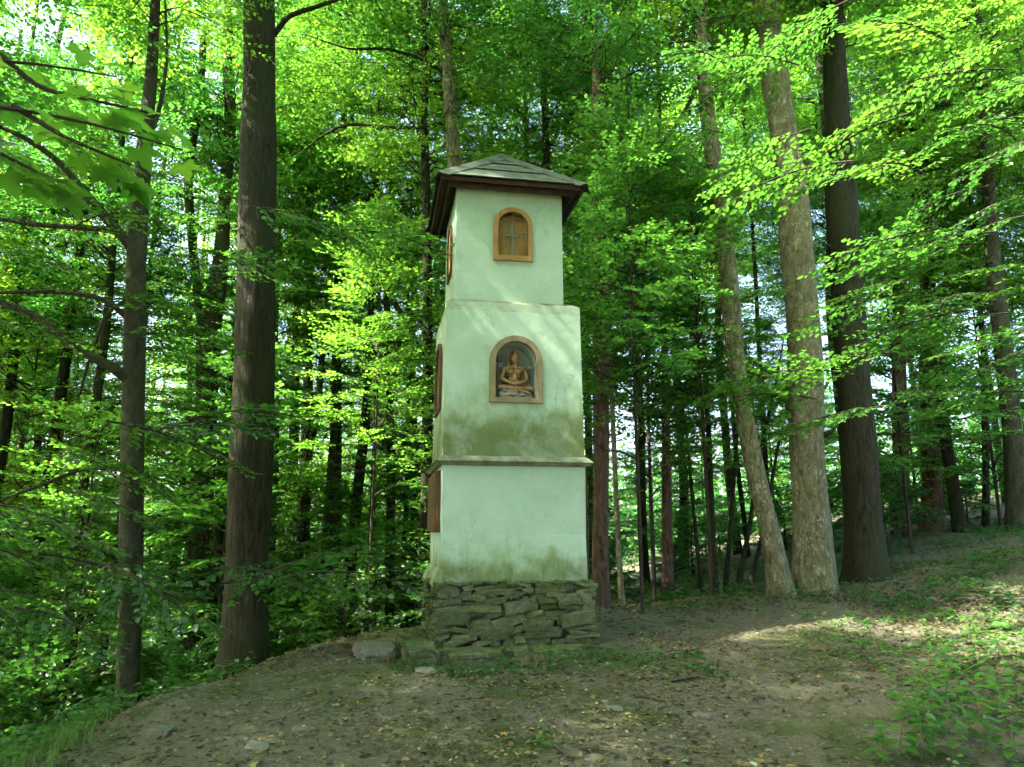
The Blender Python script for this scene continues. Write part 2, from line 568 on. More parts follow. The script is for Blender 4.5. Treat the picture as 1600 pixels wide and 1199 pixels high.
# ------------------------------------------------------------------ terrain
ctrl = [(0, 5.2, .09), (-2.74, 5.3, .06), (2.9, 5.2, .09), (-2.73, 6.6, .22), (-2.5, 7.6, .24), (-2.25, 8.6, .33),
        (-1.56, 9.5, .36), (1.22, 7.5, .26), (3.66, 7.5, .26), (3.83, 11, .63), (5.54, 12, .73), (11.3, 17, 1.6),
        (8.9, 17, 1.42), (-4.4, 9, -.75), (-3.6, 10.2, -.40), (0, 0, 0), (0, -6, 0), (6, 0, .1), (-5, 0, -.3),
        (-12, 0, -2.2), (12, 0, .8), (-3.7, 5.2, -.12), (-5.2, 5.5, -.95), (-4.2, 7.0, -.45), (-7, 8, -2.1), (-10, 12, -3.4), (-4, 14, -1.8),
        (-8, 20, -4.2), (-2.2, 12, -.35), (0, 9.9, .48), (0, 11, .48), (2.2, 11.3, .52), (2, 14, .25), (0, 20, -.9), (4, 18, .4),
        (-3, 25, -3), (6.6, 13, .95), (12, 12, 1.7), (8, 8, .75), (6, 6, .3), (14, 24, 2.0), (6, 30, .2), (0, 40, -2.5),
        (-15, 40, -6), (20, 40, 3), (-30, 20, -7), (30, 15, 3.5), (-.8, 7.7, .31), (.8, 7.9, .31), (1.6, 8.6, .36), (-1.4, 8.3, .33),
        (1.0, 9.6, .45), (-20, -20, -3), (20, -20, 1.5), (0, -30, 0), (60, 60, 4), (-60, 60, -9), (0, 120, -4), (-90, -60, -6), (90, -60, 3), (0, -120, 0)]
cp = np.array(ctrl, float)
_d = np.linalg.norm(cp[:, None, :2] - cp[None, :, :2], axis=2)
_A = np.sqrt(_d ** 2 + 0.35 ** 2)
_w = np.linalg.solve(_A + 1e-3 * np.eye(len(cp)), cp[:, 2] - 0.0)


def gz(x, y):
    x = np.atleast_1d(np.asarray(x, float)); y = np.atleast_1d(np.asarray(y, float))
    q = np.clip(np.stack([x, y], 1), -130, 130)
    d = np.sqrt(((q[:, None, :] - cp[None, :, :2]) ** 2).sum(2) + 0.35 ** 2)
    return np.clip(d @ _w, -9, 6)


def g1(x, y):
    return float(gz(x, y)[0])


def axis(lo, hi, step, far_lo, far_hi):
    mid = list(np.arange(lo, hi + 1e-6, step))
    a, s = [], step
    x = lo
    while x > far_lo:
        s *= 1.16; x -= s; a.append(x)
    b, s = [], step
    x = hi
    while x < far_hi:
        s *= 1.16; x += s; b.append(x)
    return np.array(a[::-1] + mid + b)


rng = np.random.default_rng(7)
gx = axis(-5.5, 8.5, 0.065, -600, 600)
gy = axis(4.4, 13.0, 0.065, -600, 600)
XX, YY = np.meshgrid(gx, gy)
xf, yf = XX.ravel(), YY.ravel()
zf = np.concatenate([gz(xf[i:i + 20000], yf[i:i + 20000]) for i in range(0, len(xf), 20000)])
# broad unevenness + small lumps
for k in range(26):
    fr = rng.uniform(0.6, 5.0); an = rng.uniform(0, 6.28); ph = rng.uniform(0, 6.28)
    zf += 0.018 / (0.5 + fr * 0.6) * np.sin(fr * (xf * math.cos(an) + yf * math.sin(an)) + ph)
near = (abs(xf) < 9) & (yf > 4) & (yf < 14)
zf += np.where(near, rng.normal(0, 0.006, len(zf)), 0)
nx, ny = len(gx), len(gy)
ii = (np.arange(ny - 1)[:, None] * nx + np.arange(nx - 1)[None, :]).ravel()
ground = add('ground', np_mesh('ground', np.stack([xf, yf, zf], 1), np.stack([ii, ii + 1, ii + nx + 1, ii + nx], 1), True), M['ground'])
ground['kind'] = 'structure'

# ------------------------------------------------------------------ the shrine
AZ = R(10.23)
P0 = np.array([-0.753, 8.146, 0.0])
rnd = random.Random(11)
shrine = thing('wayside_shrine', 'tall pale green plastered wayside shrine tower on mossy stone plinth with hipped roof', 'shrine', tuple(P0), AZ)
# local frame: x along the front, y into the depth, z up; heights are world heights
CX, CYD = 0.80, 0.80


def arch_pts(cx, z0, zs, r, n=20):
    """closed outline of an arch: from z0 up to springing zs, half circle of radius r"""
    pts = [(cx - r, z0), (cx + r, z0)]
    for i in range(n + 1):
        t = math.pi * i / n
        pts.append((cx + r * math.cos(t), zs + r * math.sin(t)))
    return pts


def wall_with_arch(x0b, x1b, x0t, x1t, z0, z1, yb, yt, arch, depth):
    """front wall sheet with an arched opening and its reveal (local coords)"""
    bm = bmesh.new()
    def yz(z):
        return yb + (yt - yb) * (z - z0) / (z1 - z0)
    outer = [bm.verts.new((x, yz(z), z)) for x, z in ((x0b, z0), (x1b, z0), (x1t, z1), (x0t, z1))]
    ed = [bm.edges.new((outer[i], outer[(i + 1) % 4])) for i in range(4)]
    inner = [bm.verts.new((x, yz(z), z)) for x, z in arch]
    n = len(inner)
    ed += [bm.edges.new((inner[i], inner[(i + 1) % n])) for i in range(n)]
    bmesh.ops.triangle_fill(bm, use_beauty=True, use_dissolve=False, edges=ed)
    back = [bm.verts.new((v.co.x, v.co.y + depth, v.co.z)) for v in inner]
    for i in range(n):
        j = (i + 1) % n
        bm.faces.new((inner[i], inner[j], back[j], back[i]))
    return bm


def block(x0, x1, y0, y1, z0, z1, tap, name, arch=None, depth=0.3):
    a = (x0, x1, y0, y1)
    b = (x0 + tap, x1 - tap, y0 + tap, y1 - tap)
    if arch:
        bm = wall_with_arch(a[0], a[1], b[0], b[1], z0, z1, a[2], b[2], arch, depth)
        v = [bm.verts.new(p) for p in ((a[0], a[2], z0), (a[1], a[2], z0), (a[1], a[3], z0), (a[0], a[3], z0),
                                       (b[0], b[2], z1), (b[1], b[2], z1), (b[1], b[3], z1), (b[0], b[3], z1))]
        for q in ((1, 2, 6, 5), (2, 3, 7, 6), (3, 0, 4, 7), (4, 5, 6, 7)):
            bm.faces.new([v[i] for i in q])
        bmesh.ops.remove_doubles(bm, verts=bm.verts, dist=1e-4)
        bmesh.ops.recalc_face_normals(bm, faces=bm.faces)
        me = bpy.data.meshes.new(name)
        bm.to_mesh(me); bm.free()
        return me
    return MB().frustum(a, z0, b, z1).mesh(name, 0.012, 2)


Z_PL, Z_CB, Z_CT, Z_MT, Z_TT = 1.05, 2.285, 2.365, 4.16, 5.66
# lower block, slightly flared foot
lw = MB().frustum((-0.012, 1.612, -0.012, 1.612), Z_PL - 0.03, (0.0, 1.6, 0.0, 1.6), Z_PL + 0.5)
lw = lw.mesh('lower_wall', 0.012, 2)
add('lower_wall', lw, M['plaster'], shrine)
add('lower_wall', MB().frustum((0.0, 1.6, 0.0, 1.6), Z_PL + 0.49, (-0.005, 1.605, -0.005, 1.605), Z_CB + 0.01).mesh('lower_wall_upper', 0.004), M['plaster'], shrine)
# plaster skirt that has spread over the plinth on the left side
sk = MB().frustum((-0.10, 0.02, -0.06, 1.6), Z_PL - 0.05, (-0.02, 0.02, -0.012, 1.6), Z_PL + 0.13).mesh('plaster_skirt', 0.02, 3)
add('plaster_skirt', sk, M['plaster'], shrine)
cm = MB().frustum((-0.045, 1.645, -0.045, 1.645), Z_CB, (-0.075, 1.675, -0.075, 1.675), Z_CB + 0.035)
cornice = add('cornice', cm.mesh('cornice', 0.006), M['cornice'], shrine)
add('cornice_cap', MB().frustum((-0.09, 1.69, -0.09, 1.69), Z_CB + 0.037, (-0.02, 1.62, -0.02, 1.62), Z_CT + 0.025).mesh('cornice_cap', 0.006), M['cornice'], cornice)
# middle block
N_CX, N_R, N_Z0, N_ZS = 0.812, 0.252, 3.04, 3.465
mid_arch = arch_pts(N_CX, N_Z0, N_ZS, N_R)
add('middle_wall', block(0.0, 1.6, 0.0, 1.6, Z_CT - 0.01, Z_MT, 0.022, 'middle_wall', mid_arch, 0.34), M['plaster'], shrine)
ledge_top = MB().frustum((0.02, 1.58, 0.02, 1.58), Z_MT - 0.004, (0.1, 1.5, 0.1, 1.5), Z_MT + 0.05).mesh('set_back_ledge', 0.004)
add('set_back_ledge', ledge_top, M['cornice'], shrine)
# upper block
W_CX, W_R, W_Z0, W_ZS = 0.803, 0.192, 4.78, 5.165
up_arch = arch_pts(W_CX, W_Z0, W_ZS, W_R)
add('upper_wall', block(0.118, 1.415, 0.15, 1.45, Z_MT + 0.02, Z_TT, 0.004, 'upper_wall', up_arch, 0.16), M['plaster'], shrine)


def ring(cx, z0, zs, r_in, w, y0, y1, name, bottom=None):
    """arched timber frame as straight legs, sill and bent head"""
    bottom = bottom or w
    inn = arch_pts(cx, z0, zs, r_in, 24)
    out = [(cx - r_in - w, z0 - bottom), (cx + r_in + w, z0 - bottom)]
    for i in range(25):
        t = math.pi * i / 24
        out.append((cx + (r_in + w) * math.cos(t), zs + (r_in + w) * math.sin(t)))
    n = len(inn)
    v = [(x, y0, z) for x, z in out] + [(x, y0, z) for x, z in inn] + [(x, y1, z) for x, z in out] + [(x, y1, z) for x, z in inn]
    f = []
    for i in range(n):
        j = (i + 1) % n
        f.append((i, j, n + j, n + i))
        f.append((2 * n + j, 2 * n + i, 3 * n + i, 3 * n + j))
        f.append((i, 2 * n + i, 2 * n + j, j))
        f.append((n + j, 3 * n + j, 3 * n + i, n + i))
    me = bpy.data.meshes.new(name)
    me.from_pydata(v, [], f)
    bm = bmesh.new(); bm.from_mesh(me)
    bmesh.ops.recalc_face_normals(bm, faces=bm.faces)
    bm.to_mesh(me); bm.free()
    return me


def arch_sheet(cx, z0, zs, r, y, name):
    p = arch_pts(cx, z0, zs, r, 24)
    me = bpy.data.meshes.new(name)
    me.from_pydata([(x, y, z) for x, z in p] + [(x, y + 0.006, z) for x, z in p], [],
                   [list(range(len(p)))] + [[len(p) + i for i in range(len(p))][::-1]] +
                   [[i, len(p) + i, len(p) + (i + 1) % len(p), (i + 1) % len(p)] for i in range(len(p))])
    return me


# statue niche
nf = add('niche_frame', ring(N_CX, N_Z0 + 0.012, N_ZS, N_R - 0.012, 0.066, -0.028, 0.035, 'niche_frame', 0.058), M['wood_frame'], shrine)
nb = add('niche_back', arch_sheet(N_CX, N_Z0 - 0.0, N_ZS, N_R + 0.004, 0.335, 'niche_back'), M['niche_paint'], shrine)
add('niche_lining', ring(N_CX, N_Z0 + 0.006, N_ZS, N_R - 0.008, 0.006, 0.04, 0.333, 'niche_lining'), M['niche_paint'], shrine)
add('glazing_bar', MB().box(N_CX - 0.003, N_CX + 0.0005, 0.006, 0.014, N_Z0 + 0.012, N_ZS + N_R - 0.012).mesh('glazing_bar'), M['wire'], nf)
add('glazing_bar', MB().box(N_CX - N_R + 0.012, N_CX + N_R - 0.012, 0.004, 0.009, 3.404, 3.4085).mesh('glazing_bar'), M['wire'], nf)
# upper window
wf = add('window_frame', ring(W_CX, W_Z0 + 0.01, W_ZS, W_R - 0.01, 0.055, 0.115, 0.18, 'window_frame', 0.062), M['wood_orange'], shrine)
wb = add('backing_panel', arch_sheet(W_CX, W_Z0, W_ZS, W_R + 0.003, 0.235, 'backing_panel'), M['wood_panel'], shrine)
add('panel_batten', MB().box(W_CX - W_R, W_CX + W_R, 0.218, 0.234, 5.105, 5.135).mesh('panel_batten', 0.003), M['wood_panel'], wb)
add('glazing_bar', MB().box(W_CX - 0.003, W_CX + 0.003, 0.152, 0.158, W_Z0 + 0.01, W_ZS + W_R - 0.01).mesh('glazing_bar'), M['wire'], wf)
add('glazing_bar', MB().box(W_CX - W_R + 0.01, W_CX + W_R - 0.01, 0.150, 0.155, 5.055, 5.060).mesh('glazing_bar'), M['wire'], wf)
add('glass_pane', arch_sheet(W_CX, W_Z0 + 0.01, W_ZS, W_R - 0.011, 0.1592, 'glass_pane'), M['glass'], wf)

# frames on the left side (built in a rotated copy of the front frame)
def side_frame(name, mat, cy, z0, zs, r, w, proud, xw, panel):
    me = ring(0, z0, zs, r, w, -proud, 0.02, name)
    o = add(name, me, mat, shrine)
    o.location = (xw, cy, 0)
    o.rotation_euler = (0, 0, -math.pi / 2)
    p = add('backing_panel', arch_sheet(0, z0, zs, r, 0.004, 'side_panel'), panel, o)
    p.location = (0, -0.012, 0)
    return o


side_frame('window_frame', M['wood_red'], 0.8, 4.74, 5.14, 0.19, 0.055, 0.024, 0.118, M['wood_panel'])
side_frame('niche_frame', M['wood_red'], 0.8, 3.04, 3.46, 0.30, 0.07, 0.035, 0.012, M['wood_red'])
box_l = add('wooden_shutter', MB().box(-0.05, 0.01, 0.20, 1.40, 1.56, 2.24).mesh('wooden_shutter', 0.008), M['wood_red'], shrine)
for k in range(5):
    add('shutter_board', MB().box(-0.064, -0.0505, 0.212 + k * 0.236, 0.212 + k * 0.236 + 0.228, 1.575, 2.225).mesh('shutter_board', 0.003), M['wood_red'], box_l)
box_r = add('wooden_shutter', MB().box(1.59, 1.665, 0.12, 1.30, Z_PL + 0.02, 2.22).mesh('right_shutter', 0.008), M['wood_brown'], shrine)

# roof ------------------------------------------------------------
ER, EZ, AZP = 0.86, 5.665, 6.40
RX, RY = 0.772, 0.80
corners = [(RX - ER, RY - ER), (RX + ER, RY - ER), (RX + ER, RY + ER), (RX - ER, RY + ER)]
roof = add('roof', None, None, shrine)
bpy.data.objects.remove(roof)
deck = MB()
deck.v = [(x, y, EZ) for x, y in corners] + [(RX, RY, AZP)]
deck.f = [[0, 3, 2, 1], [0, 1, 4], [1, 2, 4], [2, 3, 4], [3, 0, 4]]
roof = add('roof', deck.mesh('roof'), M['wood_brown'], shrine)
apex = np.array([RX, RY, AZP])
for k in range(4):
    a = np.array([*corners[k], EZ]); b = np.array([*corners[(k + 1) % 4], EZ])
    nrm = np.cross(b - a, apex - a); nrm /= np.linalg.norm(nrm)
    ctr = (a + b) / 2
    outv = ctr - np.array([RX, RY, EZ]); outv /= np.linalg.norm(outv)
    # overlapping felt courses, the upper laid over the lower
    for c, (t0, t1) in enumerate(((-0.035, 0.36), (0.30, 0.66), (0.60, 0.985))):
        def P(t, s, lift):
            p = (a if s == 0 else b) * (1 - t) + apex * t
            return p + nrm * lift
        lift0, lift1 = 0.030, 0.010
        poly = [P(t0, 0, lift0), P(t0, 1, lift0), P(t1, 1, lift1), P(t1, 0, lift1)]
        add('roof_sheet', MB().prism(poly, -nrm * 0.009).mesh('roof_sheet'), M['felt'], roof)
    # fascia, in two stepped boards, and soffit board
    d_ = (b - a) / np.linalg.norm(b - a)
    for (inset, z0, z1, th) in ((0.0, EZ - 0.058, EZ - 0.004, 0.022), (0.10, EZ - 0.095, EZ - 0.03, 0.022)):
        aa = a - outv * inset + d_ * (inset + 0.003); bb = b - outv * inset - d_ * (inset + 0.026)
        poly = [np.array([aa[0], aa[1], z0]), np.array([bb[0], bb[1], z0]), np.array([bb[0], bb[1], z1]), np.array([aa[0], aa[1], z1])]
        add('fascia_board', MB().prism(poly, -outv * th).mesh('fascia_board', 0.003), M['wood_brown'], roof)
    for q in range(2):
        i0 = 0.025 + q * 0.145
        aa = a - outv * i0 + d_ * i0; bb = b - outv * i0 - d_ * i0
        a2 = a - outv * (i0 + 0.14) + d_ * (i0 + 0.14); b2 = b - outv * (i0 + 0.14) - d_ * (i0 + 0.14)
        zz = EZ - 0.03 - 0.002 * q
        add('soffit_board', MB().prism([(*p[:2], zz) for p in (aa, bb, b2, a2)], (0, 0, 0.015)).mesh('soffit_board'), M['wood_brown'], roof)
for k in range(4):
    c0 = np.array([*corners[k], EZ])
    hip = apex - c0
    L = np.linalg.norm(hip); hd = hip / L
    side = np.cross(hd, np.array([0, 0, 1.0])); side /= np.linalg.norm(side)
    upv = np.cross(side, hd)
    cap = MB()
    s0, s1 = c0 - hd * 0.04, apex + hd * 0.01
    wd, dr = 0.13, 0.075
    v = []
    for p in (s0, s1):
        v += [p + upv * 0.045, p + side * wd + upv * (0.045 - dr), p - side * wd + upv * (0.045 - dr),
              p + upv * 0.033, p + side * wd + upv * (0.033 - dr), p - side * wd + upv * (0.033 - dr)]
    cap.v = [tuple(q) for q in v]
    cap.f = [[0, 1, 7, 6], [2, 0, 6, 8], [4, 3, 9, 10], [3, 5, 11, 9], [1, 4, 10, 7], [5, 2, 8, 11], [0, 2, 5, 3], [1, 0, 3, 4], [6, 7, 10, 9], [8, 6, 9, 11]]
    add('hip_cap', cap.mesh('hip_cap'), M['felt'], roof)
add('apex_cap', MB().frustum((RX - 0.12, RX + 0.12, RY - 0.12, RY + 0.12), AZP - 0.045, (RX - 0.01, RX + 0.01, RY - 0.01, RY + 0.01), AZP + 0.055).mesh('apex_cap'), M['felt'], roof)

# plinth of rubble stones ----------------------------------------
def hull_stone(r, name, n=16, flat=0.6):
    bm = bmesh.new()
    for i in range(n):
        p = Vector((r.uniform(-1, 1), r.uniform(-1, 1), r.uniform(-1, 1)))
        m = max(abs(p.x), abs(p.y), abs(p.z))
        p = p / m
        p = Vector((p.x * r.uniform(0.86, 1), p.y * r.uniform(0.8, 1), p.z * r.uniform(0.75, 1)))
        bm.verts.new(p * 0.5)
    for sx in (-1, 1):
        for sz in (-1, 1):
            for sy in (-1, 1):
                bm.verts.new((sx * r.uniform(0.36, 0.5), sy * r.uniform(0.36, 0.5), sz * r.uniform(0.33, 0.48)))
    h = bmesh.ops.convex_hull(bm, input=bm.verts)
    bmesh.ops.delete(bm, geom=list(set(h['geom_unused'] + h['geom_interior'])), context='VERTS')
    bmesh.ops.recalc_face_normals(bm, faces=bm.faces)
    me = bpy.data.meshes.new(name)
    bm.to_mesh(me); bm.free()
    return me


stones = [hull_stone(rnd, 'stone') for _ in range(14)]
for m_ in stones:
    m_.materials.append(M['stone'])
plinth = add('stone_plinth', MB().box(-0.025, 1.63, -0.045, 1.65, 0.1, Z_PL - 0.01).mesh('stone_plinth', 0.02), M['mortar'], shrine)


def rubble(p0, du, length, dn, z0, z1):
    """irregular schist rubble: slabs of very different size, tilted and overlapping; du along the wall, dn outward"""
    x = -0.02
    def lay(x, ln, z, hgt, proud):
        c = p0 + du * (x + ln / 2) + dn * proud
        o = add('stone', rnd.choice(stones), None, plinth, (c[0], c[1], z + hgt / 2))
        o.scale = (ln * 1.1, rnd.uniform(0.11, 0.18), hgt * 1.16)
        o.rotation_euler = (rnd.uniform(-0.18, 0.18), rnd.gauss(0.0, 0.17), math.atan2(du[1], du[0]) + rnd.uniform(-0.16, 0.16))
    z = z0
    row = 0
    while z < z1 - 0.025:
        hgt = min(rnd.uniform(0.05, 0.13), z1 - z)
        x = rnd.uniform(-0.05, 0.0)
        while x < length - 0.03:
            ln = min(max(0.09, hgt * rnd.uniform(1.2, 4.0)), length - x + 0.02)
            n_ = rnd.choice((1, 2, 2, 3)) if hgt > 0.075 else 1
            zz = z + rnd.uniform(-0.012, 0.012)
            for q in range(n_):
                hq = hgt / n_
                lay(x + rnd.uniform(-0.02, 0.02), ln * rnd.uniform(0.85, 1.08), zz, hq, rnd.uniform(-0.04, 0.022))
                zz += hq
            x += ln * 0.97
        z += hgt * 0.95


X_, Y_ = np.array([1.0, 0]), np.array([0, 1.0])
rubble(np.array([-0.04, -0.055]), X_, 1.69, -Y_, 0.40, Z_PL - 0.005)
rubble(np.array([-0.022, -0.05]), Y_, 1.68, -X_, 0.44, Z_PL - 0.03)
rubble(np.array([1.628, -0.05]), Y_, 1.68, X_, 0.40, Z_PL - 0.005)
for (x, z, w, h, ry) in ((1.42, 0.865, 0.42, 0.12, -0.06), (0.12, 0.70, 0.36, 0.17, 0.05), (1.02, 0.60, 0.34, 0.13, 0.03), (0.52, 0.56, 0.5, 0.10, 0.0), (1.45, 0.66, 0.40, 0.16, -0.10)):
    o = add('stone', rnd.choice(stones), None, plinth, (x, -0.085, z))
    o.scale = (w, 0.17, h)
    o.rotation_euler = (0.05, ry, 0)

# low ledge round the foot of the plinth
ledge = thing('stone_ledge', 'low mossy ledge of flat stone slabs along the foot of the shrine plinth', 'ledge', (P0[0], P0[1], 0), AZ)
slabs = [(-0.40, -0.02, -0.36, -0.03, 0.46), (-0.03, 0.62, -0.33, -0.03, 0.425), (0.61, 0.93, -0.29, -0.03, 0.41), (0.92, 1.50, -0.31, -0.03, 0.40),
         (1.49, 1.92, -0.25, 0.0, 0.40), (-0.41, -0.05, -0.05, 0.40, 0.48), (-0.39, -0.05, 0.39, 1.0, 0.48)]
for k, (x0, x1, y0, y1, zt) in enumerate(slabs):
    me = MB().box(x0, x1 - 0.008, y0, y1, -0.1, zt - 0.02, 0.03, rnd).mesh('slab', 0.03, 2)
    bm = bmesh.new(); bm.from_mesh(me)
    bmesh.ops.subdivide_edges(bm, edges=[e for e in bm.edges if e.calc_length() > 0.12], cuts=4, use_grid_fill=True)
    bmesh.ops.triangulate(bm, faces=bm.faces)
    for v_ in bm.verts:
        v_.co += Vector((rnd.gauss(0, 0.012), rnd.gauss(0, 0.014), rnd.gauss(0, 0.011)))
    bm.to_mesh(me); bm.free()
    me.materials.append(M['ledge'])
    add('slab', me, None, ledge)
    if k < 6 and k != 4:
        for q in range(2):
            hz = 0.05 + 0.03 * q
            lw_ = (x1 - x0) * rnd.uniform(0.5, 0.9)
            o = add('slab_layer', stones[(k * 3 + q) % 14], None, ledge, ((x0 + x1) / 2 + rnd.uniform(-.05, .05), y0 + 0.06, zt - 0.07 - q * 0.07))
            o.scale = (lw_, 0.2, 0.075)
            o.rotation_euler = (rnd.uniform(-.05, .05), rnd.uniform(-.05, .05), rnd.uniform(-.08, .08))

# bronze statue in the niche --------------------------------------
def remeshed(name, parts, voxel, mat):
    """parts: list of ('e', centre, radii, euler) ellipsoids or ('c', p, q, r1, r2) capsules; fused to one skin"""
    bm = bmesh.new()
    for p in parts:
        if p[0] == 'e':
            mt = Matrix.Translation(p[1])
            if len(p) > 3:
                from mathutils import Euler
                mt = mt @ Euler(p[3]).to_matrix().to_4x4()
            mt = mt @ Matrix.Diagonal((*p[2], 1))
            bmesh.ops.create_uvsphere(bm, u_segments=14, v_segments=9, radius=1, matrix=mt)
        else:
            a, b, r1, r2 = Vector(p[1]), Vector(p[2]), p[3], p[4]
            n = max(3, int((b - a).length / (min(r1, r2) * 0.5)))
            n = min(n, 14)
            for i in range(n + 1):
                t = i / n
                rr = r1 + (r2 - r1) * t
                bmesh.ops.create_icosphere(bm, subdivisions=2, radius=rr, matrix=Matrix.Translation(a.lerp(b, t)))
    me = bpy.data.meshes.new(name)
    bm.to_mesh(me); bm.free()
    tmp = bpy.data.objects.new('tmp', me)
    col.objects.link(tmp)
    md = tmp.modifiers.new('r', 'REMESH'); md.mode = 'VOXEL'; md.voxel_size = voxel
    md2 = tmp.modifiers.new('s', 'SMOOTH'); md2.factor = 0.4; md2.iterations = 2
    dg = bpy.context.evaluated_depsgraph_get()
    out = bpy.data.meshes.new_from_object(tmp.evaluated_get(dg))
    bpy.data.objects.remove(tmp)
    out.name = name
    for p in out.polygons:
        p.use_smooth = True
    out.materials.clear()
    out.materials.append(mat)
    return out


def shrine_pt(x, y, z):
    return (P0[0] + x * math.cos(AZ) - y * math.sin(AZ), P0[1] + x * math.sin(AZ) + y * math.cos(AZ), z)


statue = thing('seated_statue', 'bronze statue of a long haired deity meditating cross legged inside the arched niche', 'statue', shrine_pt(0.815, 0.145, N_Z0 + 0.001), AZ + R(3))
body = [('e', (0, 0.005, 0.215), (0.072, 0.05, 0.075)),            # belly
        ('e', (0, 0.005, 0.29), (0.092, 0.055, 0.075)),            # chest
        ('e', (-0.04, -0.032, 0.305), (0.043, 0.026, 0.032)), ('e', (0.04, -0.032, 0.305), (0.043, 0.026, 0.032)),
        ('e', (0, -0.03, 0.245), (0.03, 0.025, 0.05)),
        ('c', (-0.095, 0, 0.335), (0.095, 0, 0.335), 0.036, 0.036),  # shoulders
        ('c', (0, 0, 0.35), (0, -0.006, 0.41), 0.034, 0.031),        # neck
        ('e', (0.004, -0.016, 0.455), (0.056, 0.056, 0.066)),          # head
        ('e', (0.004, -0.036, 0.422), (0.042, 0.038, 0.032)),          # jaw
        ('c', (0.004, -0.072, 0.462), (0.004, -0.081, 0.445), 0.007, 0.010),   # nose
        ('e', (0.004, -0.074, 0.423), (0.017, 0.008, 0.007)),        # mouth
        ('c', (-0.022, -0.066, 0.478), (-0.004, -0.071, 0.476), 0.006, 0.005), ('c', (0.012, -0.071, 0.476), (0.032, -0.066, 0.478), 0.005, 0.006),
        ('e', (-0.019, -0.067, 0.463), (0.009, 0.006, 0.005)), ('e', (0.027, -0.067, 0.463), (0.009, 0.006, 0.005)),
        ('e', (-0.043, -0.01, 0.45), (0.009, 0.012, 0.022)), ('e', (0.051, -0.01, 0.45), (0.009, 0.012, 0.022)),
        # front arms down to the lap
        ('c', (-0.118, 0, 0.325), (-0.15, -0.015, 0.225), 0.032, 0.027), ('c', (-0.15, -0.015, 0.225), (-0.035, -0.085, 0.168), 0.026, 0.019),
        ('c', (0.118, 0, 0.325), (0.145, -0.015, 0.225), 0.032, 0.027), ('c', (0.145, -0.015, 0.225), (0.035, -0.085, 0.168), 0.026, 0.019),
        ('e', (-0.012, -0.098, 0.163), (0.036, 0.02, 0.014)), ('e', (0.016, -0.096, 0.174), (0.036, 0.02, 0.013)),
        # rear arms raised at the sides
        ('c', (-0.105, 0.03, 0.33), (-0.172, 0.03, 0.25), 0.026, 0.021), ('c', (-0.172, 0.03, 0.25), (-0.178, -0.01, 0.345), 0.02, 0.014),
        ('e', (-0.178, -0.012, 0.362), (0.018, 0.02, 0.02)),
        ('c', (0.105, 0.03, 0.33), (0.168, 0.03, 0.26), 0.026, 0.02), ('c', (0.168, 0.03, 0.26), (0.166, -0.005, 0.325), 0.018, 0.012),
        ('e', (0.167, -0.005, 0.337), (0.016, 0.018, 0.016)),
        # crossed legs
        ('c', (-0.05, 0, 0.13), (-0.165, -0.06, 0.125), 0.048, 0.036), ('c', (-0.165, -0.06, 0.125), (0.06, -0.095, 0.118), 0.034, 0.022),
        ('c', (0.05, 0, 0.13), (0.165, -0.06, 0.122), 0.048, 0.036), ('c', (0.165, -0.06, 0.122), (-0.06, -0.10, 0.112), 0.034, 0.022),
        ('e', (0.095, -0.09, 0.125), (0.035, 0.016, 0.014)), ('e', (-0.095, -0.095, 0.12), (0.035, 0.016, 0.014))]
statue.scale = (1.08, 1.0, 1.1)
add('body', remeshed('body', body, 0.005, M['bronze']), None, statue)
hair = [('e', (0.004, 0.010, 0.480), (0.062, 0.054, 0.054)), ('e', (0.0, 0.012, 0.520), (0.030, 0.028, 0.024)), ('e', (-0.006, 0.005, 0.536), (0.019, 0.017, 0.015)),
        ('c', (-0.058, 0.012, 0.46), (-0.075, 0.0, 0.36), 0.014, 0.02), ('c', (-0.07, -0.012, 0.36), (-0.085, -0.03, 0.30), 0.02, 0.009),
        ('c', (0.064, 0.014, 0.46), (0.074, 0.008, 0.36), 0.012, 0.017), ('c', (0.066, 0.0, 0.36), (0.078, -0.03, 0.31), 0.016, 0.008)]
add('hair', remeshed('hair', hair, 0.005, M['bronze']), None, statue)
neck = [('c', (0.052 * math.cos(t), -0.012 - 0.048 * math.sin(t) * 0.9, 0.372 - 0.03 * math.sin(t)), (0.052 * math.cos(t + .32), -0.012 - 0.048 * math.sin(t + .32) * 0.9, 0.372 - 0.03 * math.sin(t + .32)), 0.008, 0.008) for t in np.arange(-0.3, 3.4, 0.32)]
add('necklace', remeshed('necklace', neck, 0.004, M['bronze']), None, statue)
seat = [('e', (0.0, -0.02, 0.045), (0.205, 0.115, 0.042)), ('c', (-0.155, -0.07, 0.05), (0.155, -0.07, 0.052), 0.034, 0.034), ('c', (-0.15, -0.085, 0.020), (0.16, -0.085, 0.02), 0.022, 0.022),
        ('e', (0, -0.02, 0.012), (0.21, 0.12, 0.014)), ('c', (-0.13, -0.09, 0.09), (0.0, -0.1, 0.085), 0.022, 0.018), ('e', (0.1, -0.08, 0.08), (0.09, 0.05, 0.02), (0, 0.25, 0))]
add('seat_cushion', remeshed('seat_cushion', seat, 0.006, M['statue_base']), None, statue)
tr = []
for xx in (-0.032, 0, 0.032):
    tr.append(([(-0.178, -0.03, 0.40), (-0.178 + xx * 0.95, -0.03, 0.415), (-0.178 + xx, -0.03, 0.45), (-0.178 + xx * 0.8, -0.03, 0.492)], [0.010, 0.014, 0.013, 0.003]))
tr.append(([(-0.178, -0.03, 0.01), (-0.178, -0.03, 0.2), (-0.178, -0.03, 0.405)], [0.007, 0.007, 0.009]))
add('trident', tubes_mesh('trident', tr, 8), M['bronze'], statue)
